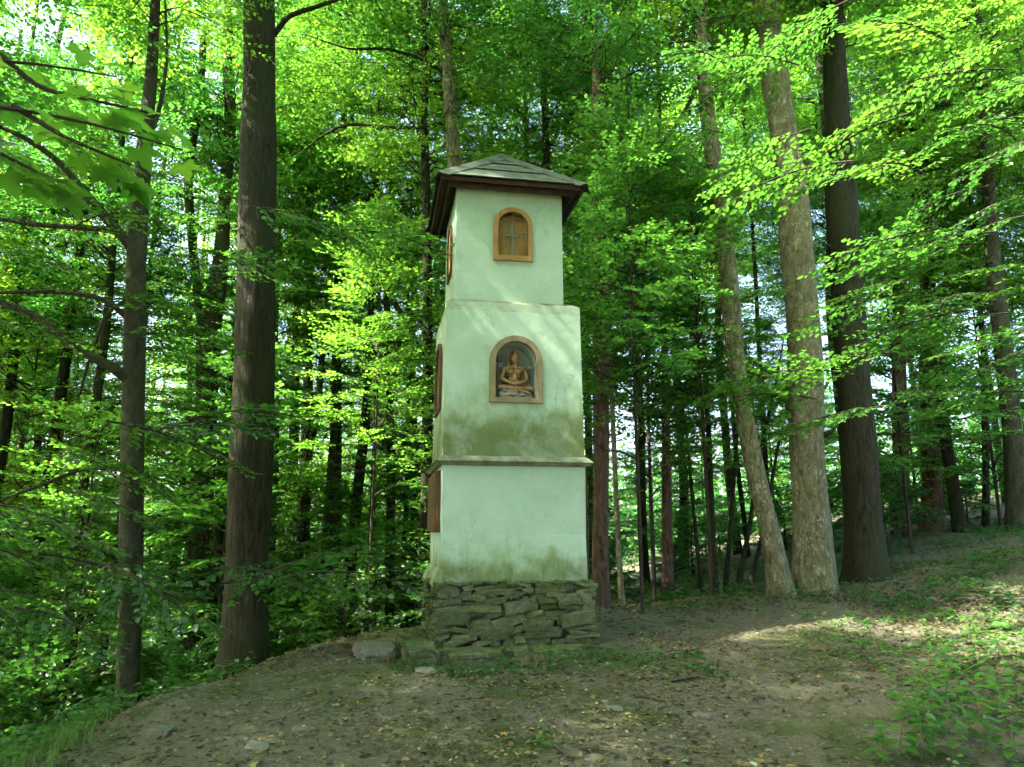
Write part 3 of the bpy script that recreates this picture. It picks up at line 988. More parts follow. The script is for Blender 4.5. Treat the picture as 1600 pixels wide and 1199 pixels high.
drum = [([(0.167, -0.03, 0.322), (0.167, -0.03, 0.324), (0.167, -0.03, 0.345), (0.167, -0.03, 0.366), (0.167, -0.03, 0.368)], [0.001, 0.024, 0.011, 0.024, 0.001])]
add('hand_drum', tubes_mesh('hand_drum', drum, 12), M['statue_base'], statue)

cross = thing('wall_cross', 'small pale green cross behind glass in the upper arched window', 'cross', shrine_pt(W_CX - 0.005, 0.212, W_Z0 + 0.001), AZ)
add('upright', MB().box(-0.016, 0.016, -0.008, 0.012, 0, 0.43).mesh('upright', 0.003), M['cross_paint'], cross)
add('cross_arm', MB().box(-0.075, 0.075, -0.0105, -0.0085, 0.285, 0.312).mesh('cross_arm'), M['cross_paint'], cross)
fig = [('c', (0, -0.018, 0.17), (0, -0.02, 0.29), 0.008, 0.013), ('e', (0, -0.024, 0.315), (0.011, 0.011, 0.014)), ('c', (0, -0.02, 0.285), (-0.06, -0.018, 0.30), 0.006, 0.005), ('c', (0, -0.02, 0.285), (0.06, -0.018, 0.30), 0.006, 0.005)]
add('figure', remeshed('figure', fig, 0.004, M['cross_paint']), None, cross)
#@@TREES
ZG = zf.reshape(ny, nx)


def hz(x, y):
    """height of the ground mesh"""
    x = np.atleast_1d(np.asarray(x, float)); y = np.atleast_1d(np.asarray(y, float))
    i = np.clip(np.searchsorted(gx, x) - 1, 0, nx - 2); j = np.clip(np.searchsorted(gy, y) - 1, 0, ny - 2)
    fx = (x - gx[i]) / (gx[i + 1] - gx[i]); fy = (y - gy[j]) / (gy[j + 1] - gy[j])
    return (ZG[j, i] * (1 - fx) * (1 - fy) + ZG[j, i + 1] * fx * (1 - fy) + ZG[j + 1, i] * (1 - fx) * fy + ZG[j + 1, i + 1] * fx * fy)


def h1(x, y):
    return float(hz(x, y)[0])


def on_ground(px, py):
    """where the view ray through a pixel meets the ground"""
    r = ray(px, py)
    for Y in np.arange(4.0, 40, 0.05):
        p = CAM + r * Y / r[1]
        if p[2] <= h1(p[0], p[1]):
            return p
    return CAM + r * 15 / r[1]


# ------------------------------------------------------------------ foliage machinery
OV = np.array([[0, 0, 0], [.31, .28, .07], [.30, .66, .05], [0, 1, -.06], [-.30, .66, .05], [-.31, .28, .07]])
OVF = np.array([[0, 1, 2, 3], [0, 3, 4, 5]])
DI = np.array([[0, 0, 0], [.36, .45, .08], [0, 1, -.04], [-.36, .45, .08]])
DIF = np.array([[0, 1, 2], [0, 2, 3]])


def norm(a):
    return a / (np.linalg.norm(a, axis=-1, keepdims=True) + 1e-9)


def leaves_arrays(pos, dr, nm, size, tpl, face):
    dr = norm(dr)
    sd_ = norm(np.cross(dr, nm))
    nm = np.cross(sd_, dr)
    k = len(tpl)
    V = pos[:, None, :] + size[:, None, None] * (tpl[None, :, 0:1] * sd_[:, None, :] + tpl[None, :, 1:2] * dr[:, None, :] + tpl[None, :, 2:3] * nm[:, None, :])
    F = (face[None] + (np.arange(len(pos)) * k)[:, None, None]).reshape(-1, face.shape[1])
    return V.reshape(-1, 3), F


def spray(g, L=1.2, leaf=0.085, n_tw=16, droop=0.15, tilt=0.33):
    """flat fan of twigs along +x; returns leaf arrays and twig polylines"""
    pos, dr, nm, tw = [], [], [], []
    ks = np.linspace(0, 1, 7)
    bend = g.normal(0, 0.10)
    def axis_pt(s):
        return np.array([L * s, L * bend * s * s, 0.05 * L * math.sin(s * 2.6) - droop * L * s * s])
    tw.append((np.array([axis_pt(s) for s in ks]), np.linspace(0.010, 0.003, 7) * (0.6 + L * 0.5)))
    for k in range(n_tw):
        s = 0.10 + 0.88 * k / max(1, n_tw - 1) + g.normal(0, 0.015)
        sgn = 1 if k % 2 else -1
        ang = sgn * g.uniform(0.65, 1.1) if s < 0.95 else g.normal(0, 0.2)
        ln = L * (0.50 - 0.33 * s) * g.uniform(0.65, 1.2) + 0.06
        a = axis_pt(s)
        d = np.array([math.cos(ang), math.sin(ang), g.normal(-0.05, 0.10)])
        e = a + d * ln + np.array([0, 0, -0.12 * ln])
        tw.append((np.array([a, (a + e) / 2 + np.array([0, 0, 0.03 * ln]), e]), np.array([0.0035, 0.0028, 0.0015]) * (0.6 + L * 0.4)))
        n = max(2, int(ln / (leaf * 0.55)))
        for q in range(n):
            t = (q + 0.6) / n
            p = a + (e - a) * t
            sg = 1 if q % 2 else -1
            la = ang + sg * g.uniform(0.45, 1.1) * (0.25 if q == n - 1 else 1)
            pos.append(p)
            dr.append((math.cos(la), math.sin(la), g.normal(-0.18, 0.16)))
            nm.append((g.normal(0, tilt), g.normal(0, tilt), 1))
    pos, dr, nm = map(np.array, (pos, dr, nm))
    size = leaf * g.uniform(0.7, 1.25, len(pos))
    return pos, dr, nm, size, tw


def crown_meshes(name, seed, H, Rm, n_spray, L, leaf, diamond=True, prof=None, n_tw=14, zpow=1.0, mat=None, up=0.35):
    g = np.random.default_rng(seed)
    base = [spray(g, 1.0, leaf / L, n_tw, g.uniform(0.05, 0.3), 0.38) for _ in range(6)]
    prof = prof or (lambda t: math.sin(math.pi * min(1, 0.12 + 0.86 * t)) ** 0.7)
    Vs, Fs, tubes, b = [], [], [], 0
    tpl, fc = (DI, DIF) if diamond else (OV, OVF)
    for i in range(n_spray):
        t = g.uniform(0, 1) ** zpow
        rr = Rm * prof(t)
        r0 = max(0.05, rr * math.sqrt(g.uniform(0.02, 1)) - L * 0.55)
        az = g.uniform(0, 2 * math.pi)
        yaw = az + g.normal(0, 0.45)
        pit = g.normal(up * t, 0.16)
        roll = g.normal(0, 0.22)
        sl = L * g.uniform(0.7, 1.25)
        o = np.array([r0 * math.cos(az), r0 * math.sin(az), H * t])
        M3 = np.array((Matrix.Rotation(yaw, 3, 'Z') @ Matrix.Rotation(-pit, 3, 'Y') @ Matrix.Rotation(roll, 3, 'X')))
        pos, dr, nm, size, tw = base[g.integers(6)]
        V, F = leaves_arrays(pos * sl @ M3.T + o, dr @ M3.T, nm @ M3.T, size * L, tpl, fc)
        Vs.append(V); Fs.append(F + b); b += len(V)
        root = np.array([0, 0, max(-1.5, H * t - 0.55 * r0 - 0.2)])
        if r0 > 0.25 and g.uniform() < 0.4:
            jit = g.normal(0, 0.10 * r0, (3, 3))
            pts = np.array([root, root * .7 + o * .3 + jit[0], root * .4 + o * .6 + jit[1] + [0, 0, -0.1 * r0], o])
            tubes.append((pts, np.array([0.022, 0.015, 0.010, 0.006]) * (0.5 + Rm * 0.2)))
        ax = tw[0][0] * sl @ M3.T + o
        tubes.append((ax[::2], np.array([0.008, 0.006, 0.004, 0.002]) * (0.6 + 0.3 * Rm)))
    lm = np_mesh(name, np.concatenate(Vs), np.concatenate(Fs))
    lm.materials.append(mat)
    bmh = tubes_mesh(name + '_limbs', tubes, 4)
    bmh.materials.append(M['twig'])
    return lm, bmh


TALL = [crown_meshes('tall_crown', 100 + k, 12.0, 3.7, 230, 1.5, 0.098, True, n_tw=14, mat=M['leaf_maple' if k % 2 else 'leaf_beech']) for k in range(4)]
UND = [crown_meshes('understory_crown', 200 + k, 5.2, 1.9, 125, 1.05, 0.078, False, lambda t: (1 - t) ** 0.55 * 0.9 + 0.12, n_tw=13, mat=M['leaf_beech' if k else 'leaf_maple'], up=0.5) for k in range(3)]
SHR = [crown_meshes('shrub_crown', 300 + k, 1.25, 0.85, 46, 0.55, 0.075, False, lambda t: 1 - 0.6 * t, n_tw=9, mat=M['leaf_low'], up=0.8) for k in range(3)]


def resample(P, W, n):
    P = np.asarray(P, float); W = np.asarray(W, float)
    d = np.concatenate([[0], np.cumsum(np.linalg.norm(np.diff(P, axis=0), axis=1))])
    s = np.linspace(0, d[-1], n)
    Q = np.stack([np.interp(s, d, P[:, i]) for i in range(3)], 1)
    w = np.interp(s, d, W)
    for _ in range(3):      # soften the corners
        Q[1:-1] = 0.25 * Q[:-2] + 0.5 * Q[1:-1] + 0.25 * Q[2:]
        w[1:-1] = 0.25 * w[:-2] + 0.5 * w[1:-1] + 0.25 * w[2:]
    return Q, w, s


def trunk_mesh(name, P, W, seed, sides=18, rings=70, flare=0.5, lump=0.035):
    """tapered trunk with root flare and uneven section; P local to the base, W radii"""
    g = np.random.default_rng(seed)
    Q, w, s = resample(P, W, rings)
    V, F = tube_arrays(Q, np.ones(rings), sides)
    V = V.reshape(rings, sides, 3)
    D = V - Q[:, None, :]
    th = np.linspace(0, 2 * np.pi, sides, endpoint=False)
    rad = w[:, None] * np.ones((1, sides))
    for k in range(7):
        m = g.integers(2, 6); ph = g.uniform(0, 6.28); fz = g.uniform(0.2, 1.6)
        rad *= 1 + lump * 0.5 * np.sin(m * th[None, :] + ph + fz * s[:, None]) + lump * 0.4 * np.sin(fz * 2 * s[:, None] + ph)
    ph = g.uniform(0, 6.28)
    rad *= 1 + flare * np.exp(-s[:, None] / 0.34) * (0.75 + 0.35 * np.sin(5 * th[None, :] + ph) + 0.2 * np.sin(3 * th[None, :] + 2 * ph))
    V = Q[:, None, :] + D * rad[..., None]
    return np_mesh(name, V.reshape(-1, 3), F, True)


def extend(P, W, top):
    """carry a trunk up to the height `top`, bending back to upright"""
    P = [np.array(p, float) for p in P]; W = list(W)
    d = P[-1] - P[-2]; d /= np.linalg.norm(d)
    while P[-1][2] < top:
        d = d * 0.8 + np.array([0, 0, 0.2]); d /= np.linalg.norm(d)
        P.append(P[-1] + d * 1.5); W.append(max(0.03, W[-1] * 0.90))
    return P, W


def px_tree(name, label, Y, pts, bark, top=17.0, crown=None, crown_z=9.0, crown_s=1.0, seed=1, branches=(), sides=18, flare=0.5, group=None, cat='tree', forks=()):
    """a tree whose trunk follows the picture: pts = (px, py, width px) from the foot upward at distance Y"""
    P = [at(a, b, Y) for a, b, c in pts]
    k = lambda p: (p[1] * math.cos(PITCH) + (p[2] - 1.6) * math.sin(PITCH)) / FPX
    W = [c * k(p) / 2 for p, (a, b, c) in zip(P, pts)]
    z0 = h1(P[0][0], P[0][1])
    foot = np.array([P[0][0], P[0][1], z0 - 0.12])
    if P[0][2] > z0 + 0.05:
        slope = (P[1] - P[0]) / max(0.3, P[1][2] - P[0][2])
        foot[:2] = P[0][:2] - slope[:2] * min(P[0][2] - z0, 1.0)
        P.insert(0, foot); W.insert(0, W[0])
    else:
        P[0] = foot
    if top:
        P, W = extend(P, W, top)
    t = thing(name, label, cat, tuple(foot), 0, group)
    add('trunk', trunk_mesh('trunk', [p - foot for p in P], W, seed, sides, 80, flare), M[bark], t)
    for br in branches:
        pts_b, Yb = br
        B = [at(a, b, Yb if i else Y) for i, (a, b, c) in enumerate(pts_b)]
        wb = [c * k(p) / 2 for p, (a, b, c) in zip(B, pts_b)]
        add('branch', trunk_mesh('branch', [p - foot for p in B], wb, seed + 5, 9, 24, 0.0, 0.06), M['bark_dark' if bark == 'bark_flaky' else bark], t)
    if crown is not None:
        cx = np.interp(crown_z, [p[2] for p in P], [p[0] for p in P])
        lm, lb = crown
        c = add('crown', lm, None, t, (cx - foot[0], P[-1][1] - foot[1], crown_z - foot[2]), (0, 0, seed * 1.7))
        c.scale = (crown_s,) * 3
        add('limbs', lb, None, c)
    return t


# --- the trees that can be told apart -----------------------------
px_tree('maple_tree', 'slim grey tree at the slope edge with long bare limbs reaching left', 9.0,
        [(198, 1090, 36), (204, 900, 35), (207, 700, 34), (210, 560, 31), (212, 400, 27), (224, 250, 23), (238, 110, 18), (243, 0, 14)], 'bark_grey', 15, TALL[1], 8.5, 0.7, 3,
        [([(208, 600, 17), (180, 575, 14), (120, 545, 13), (60, 495, 12), (-20, 465, 9)], 8.8),
         ([(212, 395, 14), (150, 320, 12), (90, 250, 10), (40, 215, 8), (-20, 190, 5)], 8.7),
         ([(211, 385, 10), (185, 360, 9), (120, 355, 8), (60, 352, 7), (-20, 340, 5)], 8.9),
         ([(205, 500, 9), (160, 465, 7), (90, 455, 6), (-20, 458, 5)], 8.9),
         ([(200, 730, 8), (140, 728, 6), (60, 760, 5), (-20, 790, 4)], 8.7),
         ([(196, 872, 9), (160, 862, 8), (112, 848, 6)], 8.8),
         ([(210, 460, 7), (165, 490, 5), (140, 560, 4), (122, 625, 3)], 8.8),
         ([(224, 240, 9), (250, 170, 7), (262, 90, 5), (258, 0, 3)], 9.0)], 18, 0.35)
px_tree('oak_tree', 'massive straight tree with dark finely furrowed bark beside the slim grey one', 10.2,
        [(380, 1055, 72), (386, 900, 66), (391, 760, 64), (396, 600, 62), (400, 450, 58), (404, 250, 54), (406, 100, 50), (405, 0, 48)], 'bark_dark', 20, TALL[0], 10.5, 1.0, 8, [
        ([(428, 55, 9), (450, 25, 8), (490, 12, 7), (540, -5, 5)], 10.1), ([(370, 725, 7), (340, 705, 6), (290, 690, 5), (245, 680, 4)], 9.9)], 28, 0.45)
px_tree('forked_tree', 'brownish tree forking into two stems behind the massive dark trunk', 14.5,
        [(300, 1080, 30), (303, 950, 30), (318, 740, 33), (325, 600, 33), (328, 500, 36), (345, 420, 24), (352, 300, 18), (360, 200, 18), (357, 80, 14)], 'bark_grey', 15, TALL[2], 9.5, 0.8, 12,
        [([(322, 530, 22), (310, 470, 16), (300, 380, 14), (292, 270, 13), (312, 160, 12), (318, 60, 10)], 14.4)], 16, 0.3)
px_tree('maple_tree', 'thin straight grey tree left of the shrine, clear of leaves below its middle', 17.0,
        [(524, 1005, 17), (525, 800, 17), (526, 600, 16), (527, 470, 14), (533, 350, 12), (537, 200, 10)], 'bark_grey', 15, TALL[3], 8.0, 0.75, 15, sides=12)
px_tree('maple_tree', 'leaning dark tree curving up just right of the thin straight grey tree', 16.0,
        [(541, 1005, 20), (548, 870, 19), (560, 760, 17), (572, 650, 14), (576, 560, 11)], 'bark_dark', 14, TALL[1], 7.5, 0.7, 17, sides=12)
px_tree('forked_tree', 'dark tree splitting low into a V of two stems in the left background', 20.0,
        [(470, 960, 22), (474, 800, 22), (480, 700, 20), (481, 560, 15), (483, 430, 12)], 'bark_dark', 15, TALL[0], 8.0, 0.8, 19,
        [([(480, 720, 14), (495, 650, 11), (503, 560, 10), (512, 460, 9), (524, 380, 8)], 19.9)], 12)
px_tree('maple_tree', 'dark slender tree next to the massive trunk, right side, in the background', 22.0,
        [(455, 960, 16), (457, 760, 16), (462, 560, 14), (466, 400, 12)], 'bark_dark', 15, TALL[2], 8.5, 0.8, 23, sides=10)
px_tree('maple_tree', 'dark tree hugging the left edge of the shrine with a long slanting limb', 13.5,
        [(662, 985, 19), (664, 820, 18), (668, 640, 17), (668, 480, 15), (666, 330, 14), (664, 220, 12)], 'bark_dark', 14, TALL[3], 8.5, 0.7, 29,
        [([(676, 590, 11), (655, 545, 10), (620, 480, 9), (592, 430, 8), (570, 405, 5)], 13.2)], 12)
px_tree('beech_tree', 'pale dappled trunk rising behind the peak of the shrine roof', 13.0,
        [(742, 900, 30), (730, 600, 28), (718, 330, 24), (708, 230, 22), (700, 120, 20), (690, 0, 18)], 'bark_flaky', 18, TALL[0], 10.5, 0.8, 31,
        [([(700, 118, 6), (655, 90, 5), (600, 75, 5), (545, 78, 3), (480, 55, 1)], 12.8), ([(706, 190, 6), (660, 200, 6), (600, 200, 5), (540, 192, 5), (500, 215, 3), (455, 250, 1)], 12.8)], 14)
px_tree('pine_tree', 'reddish rough trunk standing close behind the right corner of the plinth', 11.0,
        [(938, 952, 27), (938, 850, 25), (939, 720, 23), (940, 560, 20), (938, 420, 17), (935, 280, 15)], 'bark_pine', 14, TALL[2], 8.5, 0.7, 37, sides=14)
px_tree('sapling_tree', 'thin leaning pole of a sapling right beside the reddish trunk', 11.6,
        [(972, 948, 9), (966, 850, 9), (961, 740, 8), (957, 640, 7)], 'bark_flaky', 6.5, UND[1], 3.4, 0.6, 41, sides=8)
px_tree('pine_tree', 'straight dark brown trunk alone in the gap between shrine and leaning tree', 16.0,
        [(1043, 925, 17), (1042, 800, 15), (1040, 640, 13), (1038, 500, 11)], 'bark_pine', 14, TALL[1], 8.0, 0.7, 43, sides=10)
px_tree('sycamore_tree', 'slender flaky barked tree leaning left from the foot of the thick flaky one', 11.2,
        [(1222, 940, 34), (1208, 850, 31), (1183, 750, 29), (1162, 640, 28), (1146, 530, 28), (1137, 420, 27), (1125, 310, 26), (1108, 200, 23), (1098, 100, 19), (1095, 0, 15)], 'bark_flaky', 16, TALL[3], 9.8, 0.75, 47,
        [([(1098, 110, 8), (1078, 160, 7), (1055, 200, 7), (1015, 245, 4), (980, 262, 1)], 11.1)], 20, 0.6)
px_tree('sycamore_tree', 'thick yellowish tree with flaking bark and sun patches put into its colour', 11.6,
        [(1273, 935, 64), (1271, 850, 58), (1260, 700, 54), (1258, 520, 49), (1246, 400, 49), (1239, 290, 46), (1217, 170, 41), (1205, 80, 40), (1192, 0, 36)], 'bark_flaky', 20, TALL[2], 10.8, 1.0, 53, [([(1262, 690, 12), (1296, 676, 7), (1305, 670, 4)], 11.4), ([(1240, 300, 10), (1212, 280, 6), (1190, 255, 2)], 11.4)], 28, 0.40)
px_tree('oak_tree', 'thick dark furrowed tree just right of the yellowish flaky one', 12.2,
        [(1356, 920, 66), (1350, 820, 58), (1341, 690, 51), (1331, 560, 49), (1322, 420, 46), (1313, 280, 41), (1306, 150, 36), (1302, 40, 31)], 'bark_dark', 20, TALL[1], 10.8, 1.0, 59, [([(1331, 560, 9), (1356, 548, 6), (1366, 540, 3)], 12.0), ([(1320, 400, 8), (1296, 385, 5), (1286, 378, 2)], 12.0)], 28, 0.42)
px_tree('pine_tree', 'rusty pine trunk, slimmer of the pair on the rise', 18.5,
        [(1410, 835, 26), (1408, 740, 24), (1405, 600, 21), (1404, 460, 18), (1402, 330, 15)], 'bark_pine', 18, TALL[0], 10.5, 0.9, 61, sides=12)
px_tree('pine_tree', 'dark stout pine trunk, thicker of the pair on the rise', 18.8,
        [(1457, 832, 34), (1455, 740, 30), (1452, 600, 26), (1449, 460, 22), (1446, 330, 18)], 'bark_pine', 18, TALL[3], 10.5, 0.9, 67, sides=12)
px_tree('beech_tree', 'grey tree bending left where the woodland rise ends', 16.0,
        [(1590, 830, 32), (1585, 700, 28), (1572, 580, 26), (1558, 470, 24), (1548, 360, 20), (1540, 200, 16)], 'bark_grey', 16, TALL[1], 9.5, 0.85, 71, sides=12)
px_tree('beech_tree', 'very slim pole beside the bending grey tree on the rise', 19.0,
        [(1540, 825, 11), (1540, 700, 10), (1537, 560, 9), (1528, 440, 8)], 'bark_dark', 13, TALL[2], 8.5, 0.6, 73, sides=8)
# clump of thin stems behind the leaning sycamore
for k, (a, b, w) in enumerate(((1118, 1108, 9), (1132, 1150, 7), (1150, 1190, 7), (1170, 1215, 6), (1098, 1075, 6))):
    px_tree('hazel_stem', ('stoutest dark hazel pole in the clump behind the leaning flaky tree', 'upright middle hazel pole of the clump behind the leaning flaky tree', 'hazel pole leaning toward the thick flaky tree from the clump', 'thin hazel pole slanting right behind the leaning flaky trunk', 'thin hazel pole at the shrine side of the clump')[k], 13.2 + 0.25 * k,
            [(a, 935, w + 2), ((a + b) / 2, 830, w), (b, 700, w - 1), (b + (b - a) * .6, 590, w - 3), (b + (b - a) * .9, 520, 1.5)], 'bark_dark', None, UND[k % 3], 2.6 + 0.3 * k, 0.42, 80 + k, sides=7, group='hazel poles in the clump', cat='hazel')

# --- trees further back -------------------------------------------
g = np.random.default_rng(5)
BT = []
for k, bk in enumerate(('bark_dark', 'bark_grey', 'bark_dark', 'bark_pine', 'bark_dark')):
    P = [np.array([0, 0, -0.3])]
    for i in range(14):
        P.append(P[-1] + np.array([g.normal(0, 0.10), g.normal(0, 0.10), 1.5]))
    me = trunk_mesh('back_trunk', P, np.linspace(0.15, 0.045, 15), 400 + k, 10, 34, 0.35)
    me.materials.append(M[bk])
    BT.append(me)
kinds = {0: ('maple_tree', 'slender dark barked tree among the many in the wood behind the shrine', 'dark slender trees of the background'),
         1: ('beech_tree', 'slender grey barked tree among the many in the wood behind the shrine', 'grey slender trees of the background'),
         3: ('pine_tree', 'slender reddish barked tree among the many in the wood behind the shrine', 'reddish slender trees of the background')}
kinds[2] = kinds[4] = kinds[0]


def plant_tree(x, y, k, s, crown_k, cz, cs, label=None):
    nm, lb, gp = kinds[k]
    z = h1(x, y)
    t = thing(nm, lb, 'tree', (x, y, z), g.uniform(0, 6.28), gp)
    tr_ = add('trunk', BT[k], None, t)
    tr_.scale = (s, s, 1)
    lm, lb_ = TALL[crown_k]
    c = add('crown', lm, None, t, (0, 0, cz), (0, 0, g.uniform(0, 6.28)))
    c.scale = (cs, cs, cs * g.uniform(0.85, 1.1))
    add('limbs', lb_, None, c)
    return t


spots = []
tries = 0
while len(spots) < 66 and tries < 6000:
    tries += 1
    y = 14 + 22 * g.uniform(0, 1)
    x = g.uniform(-0.86, 0.86) * y
    if x > 1 and (y < 20 or y > 27) and g.uniform() < 0.75:
        continue
    if all((x - a) ** 2 + (y - b) ** 2 > (1.3 + 0.02 * y) ** 2 for a, b in spots):
        spots.append((x, y))
for (x, y) in spots:
    k = int(g.choice([0, 1, 2, 3, 4]))
    plant_tree(x, y, k, g.uniform(0.5, 1.2), int(g.integers(4)), g.uniform(4.0, 9.5), g.uniform(0.55, 0.85))

for (x, y, cz, cs) in ((-9.5, 14.5, 5.5, .7), (-12, 17, 4.5, .75), (-13.5, 21, 4.5, .8), (-16, 24, 4.5, .9), (-10.5, 24, 5, .8), (-7.6, 13.4, 8, .65), (-6.2, 16.6, 7.5, .7), (-11, 13, 8, .7)):
    plant_tree(x, y, int(g.integers(5)), g.uniform(0.6, 1.0), int(g.integers(4)), cz, cs)
# unseen trees added left, right and behind the camera: their crowns shade the clearing
for k, (x, y, cz, cs) in enumerate(((-9.5, 5.5, 5.5, 1.0), (-8.2, 1.5, 6.0, 0.95), (-13, 8.5, 4.0, 1.1), (-13.5, 3.0, 4.0, 1.1), (-11, -1.8, 6.0, 1.0), (-15, 13, 3.5, 1.0),
                                    (3.5, -3.5, 4.5, 1.0), (-4, -4.5, 5, 1.0), (8, 0, 5, 0.9), (0, -8.5, 4, 1.0), (8, -6, 4, 1.0), (-0.5, -2.2, 5.5, 1.0), (-6.5, -1.0, 5.0, 0.9), (4.5, -8, 3.5, 1.1), (-5, -9, 3.5, 1.1), (6.0, 2.2, 6.5, 0.8), (1.5, 0.8, 7.5, 0.8), (-6.6, 4.0, 6.5, 0.8))):
    plant_tree(x, y, k % 5, 1.4, k % 4, cz, cs)

# --- understory saplings and shrubs --------------------------------
def plant_under(x, y, k, s, name, label, cat, group, lib, stem_h, zoff=0.0):
    z = h1(x, y)
    t = thing(name, label, cat, (x, y, z), g.uniform(0, 6.28), group)
    lm, lb = lib[k]
    c = add('crown', lm, None, t, (0, 0, zoff))
    c.scale = (s, s, s)
    add('limbs', lb, None, c)
    add('stem', STEM, None, t).scale = (s, s, stem_h)
    return t


STEM = trunk_mesh('stem', [(0, 0, -0.15), (0.02, 0.01, 0.3), (-0.02, 0.03, 0.65), (0.0, 0.0, 1.0)], [0.03, 0.028, 0.02, 0.008], 9, 7, 12, 0.2)
STEM.materials.append(M['twig'])
n = 0
tries = 0
taken = []
while n < 60 and tries < 4000:
    tries += 1
    y = 11.5 + 21 * g.uniform(0, 1)
    x = g.uniform(-0.82, 0.82) * y
    if -2.5 < x < 3.5 and y < 12.5:
        continue
    if x > 3.0 and y < 14.5:
        continue
    px_ = 800 + FPX * x / y
    if (280 < px_ < 360 or 430 < px_ < 665 or 1380 < px_ < 1480) and y < 18 and g.uniform() < 0.85 or 930 < px_ < 1380 and y < 22 and g.uniform() < 0.55:
        continue
    if any((x - a) ** 2 + (y - b) ** 2 < 1.3 ** 2 for a, b in taken):
        continue
    taken.append((x, y))
    s = g.uniform(0.5, 1.2)
    plant_under(x, y, int(g.integers(3)), s, 'sapling_tree', 'leafy young tree filling the space between the taller trunks', 'sapling', 'young trees of the understory', UND, 6.0, 0.5)
    n += 1
for (x, y, s, zo) in ((1.75, 10.35, 0.85, 2.6), (3.0, 11.6, 0.9, 2.2), (2.4, 13.0, 1.0, 2.4), (-2.3, 12.4, 0.8, 3.2), (7.6, 14.5, 1.0, 1.5)):
    plant_under(x, y, 1, s, 'sapling_tree', 'leafy young tree', 'sapling', 'young trees of the understory', UND, 7.0, zo)
n = 0
while n < 84:
    y = 8.5 + 17 * g.uniform(0, 1) ** 1.2
    x = g.uniform(-0.80, 0.75) * y
    if x > -2.9 - 0.0 * y and y < 11.8 or (x > 2.5 and y < 16 and g.uniform() < 0.75) or (x > -4.6 and y < 9.2):
        continue
    plant_under(x, y, int(g.integers(3)), g.uniform(0.6, 1.35), 'woodland_shrub', 'low dark green shrub in the undergrowth below the trees', 'shrub', 'low shrubs of the undergrowth', SHR, 1.1)
    n += 1

# --- the far wood, one mass ----------------------------------------
g2 = np.random.default_rng(77)
NF = 42000
an = g2.uniform(-0.82, 0.82, NF)
rr = g2.uniform(48, 75, NF)
fx_, fy_ = rr * np.sin(an), rr * np.cos(an)
clump = 0.5 + 0.5 * np.sin(an * 31 + rr * 0.3) * np.sin(an * 13 + rr * 0.7)
fz_ = gz(fx_[:1], fy_[:1])[0] * 0 + np.concatenate([gz(fx_[i:i + 20000], fy_[i:i + 20000]) for i in range(0, NF, 20000)]) + (4 + 13 * clump * np.where(an < 0.1, 1.0, 0.4)) * g2.uniform(0, 1, NF)
V, F = leaves_arrays(np.stack([fx_, fy_, fz_], 1), g2.normal(0, 1, (NF, 3)) * [1, 1, 0.5], g2.normal(0, 0.7, (NF, 3)) + [0, 0, 0.8], g2.uniform(0.3, 0.65, NF), DI, DIF)
fw = add('far_wood', np_mesh('far_wood', V, F), M['leaf_beech'])
fw['kind'] = 'stuff'
tag(fw, 'mass of distant woodland foliage closing the view behind all the trunks', 'woodland')

# --- leafy branches reaching in from trees beside the frame ---------
NEAR = []
for k in range(5):
    pos, dr, nm, size, tw = spray(np.random.default_rng(600 + k), 1.35, 0.078, 18, 0.16, 0.32)
    V, F = leaves_arrays(pos, dr, nm, size, OV, OVF)
    lm = np_mesh('near_foliage', V, F)
    tm = tubes_mesh('leafy_branch', tw, 5)
    tm.materials.append(M['twig'])
    NEAR.append((lm, tm))
for k, (lm, tm) in enumerate(NEAR):
    lm.materials.append(M['leaf_spray'])


def side_tree(label, x, y, bark, regions, sgn, seed):
    gg = np.random.default_rng(seed)
    z = h1(x, y)
    t = thing('beech_tree', label, 'tree', (x, y, z))
    add('trunk', trunk_mesh('trunk', [(0, 0, -0.2), (0.1, 0, 3), (0.0, 0.1, 7), (0.1, 0, 12)], [0.17, 0.14, 0.10, 0.05], seed, 14, 40, 0.35), M[bark], t)
    c = add('crown', TALL[seed % 4][0], None, t, (0, 0, 7.5)); c.scale = (0.7,) * 3
    for (x0, x1, y0, y1, Ya, Yb, n_, drp) in regions:
        for q in range(n_):
            px = x0 + (x1 - x0) * (q + gg.uniform(0, 1)) / n_
            p = at(px, gg.uniform(y0, y1), gg.uniform(Ya, Yb))
            yaw = (math.pi if sgn < 0 else 0) + gg.normal(0, 0.5)
            pit = gg.normal(drp, 0.12)
            lm, tm = NEAR[gg.integers(5)]
            s = gg.uniform(0.75, 1.15)
            o = add('leafy_branch', tm, None, t)
            d = np.array([math.cos(yaw), math.sin(yaw), 0]) * 0.65 * s
            o.location = (p[0] - d[0] - x, p[1] - d[1] - y, p[2] - z)
            o.rotation_euler = (gg.normal(0, 0.25), pit, yaw)
            o.scale = (s, s, s)
            add('foliage', lm, None, o)
    return t


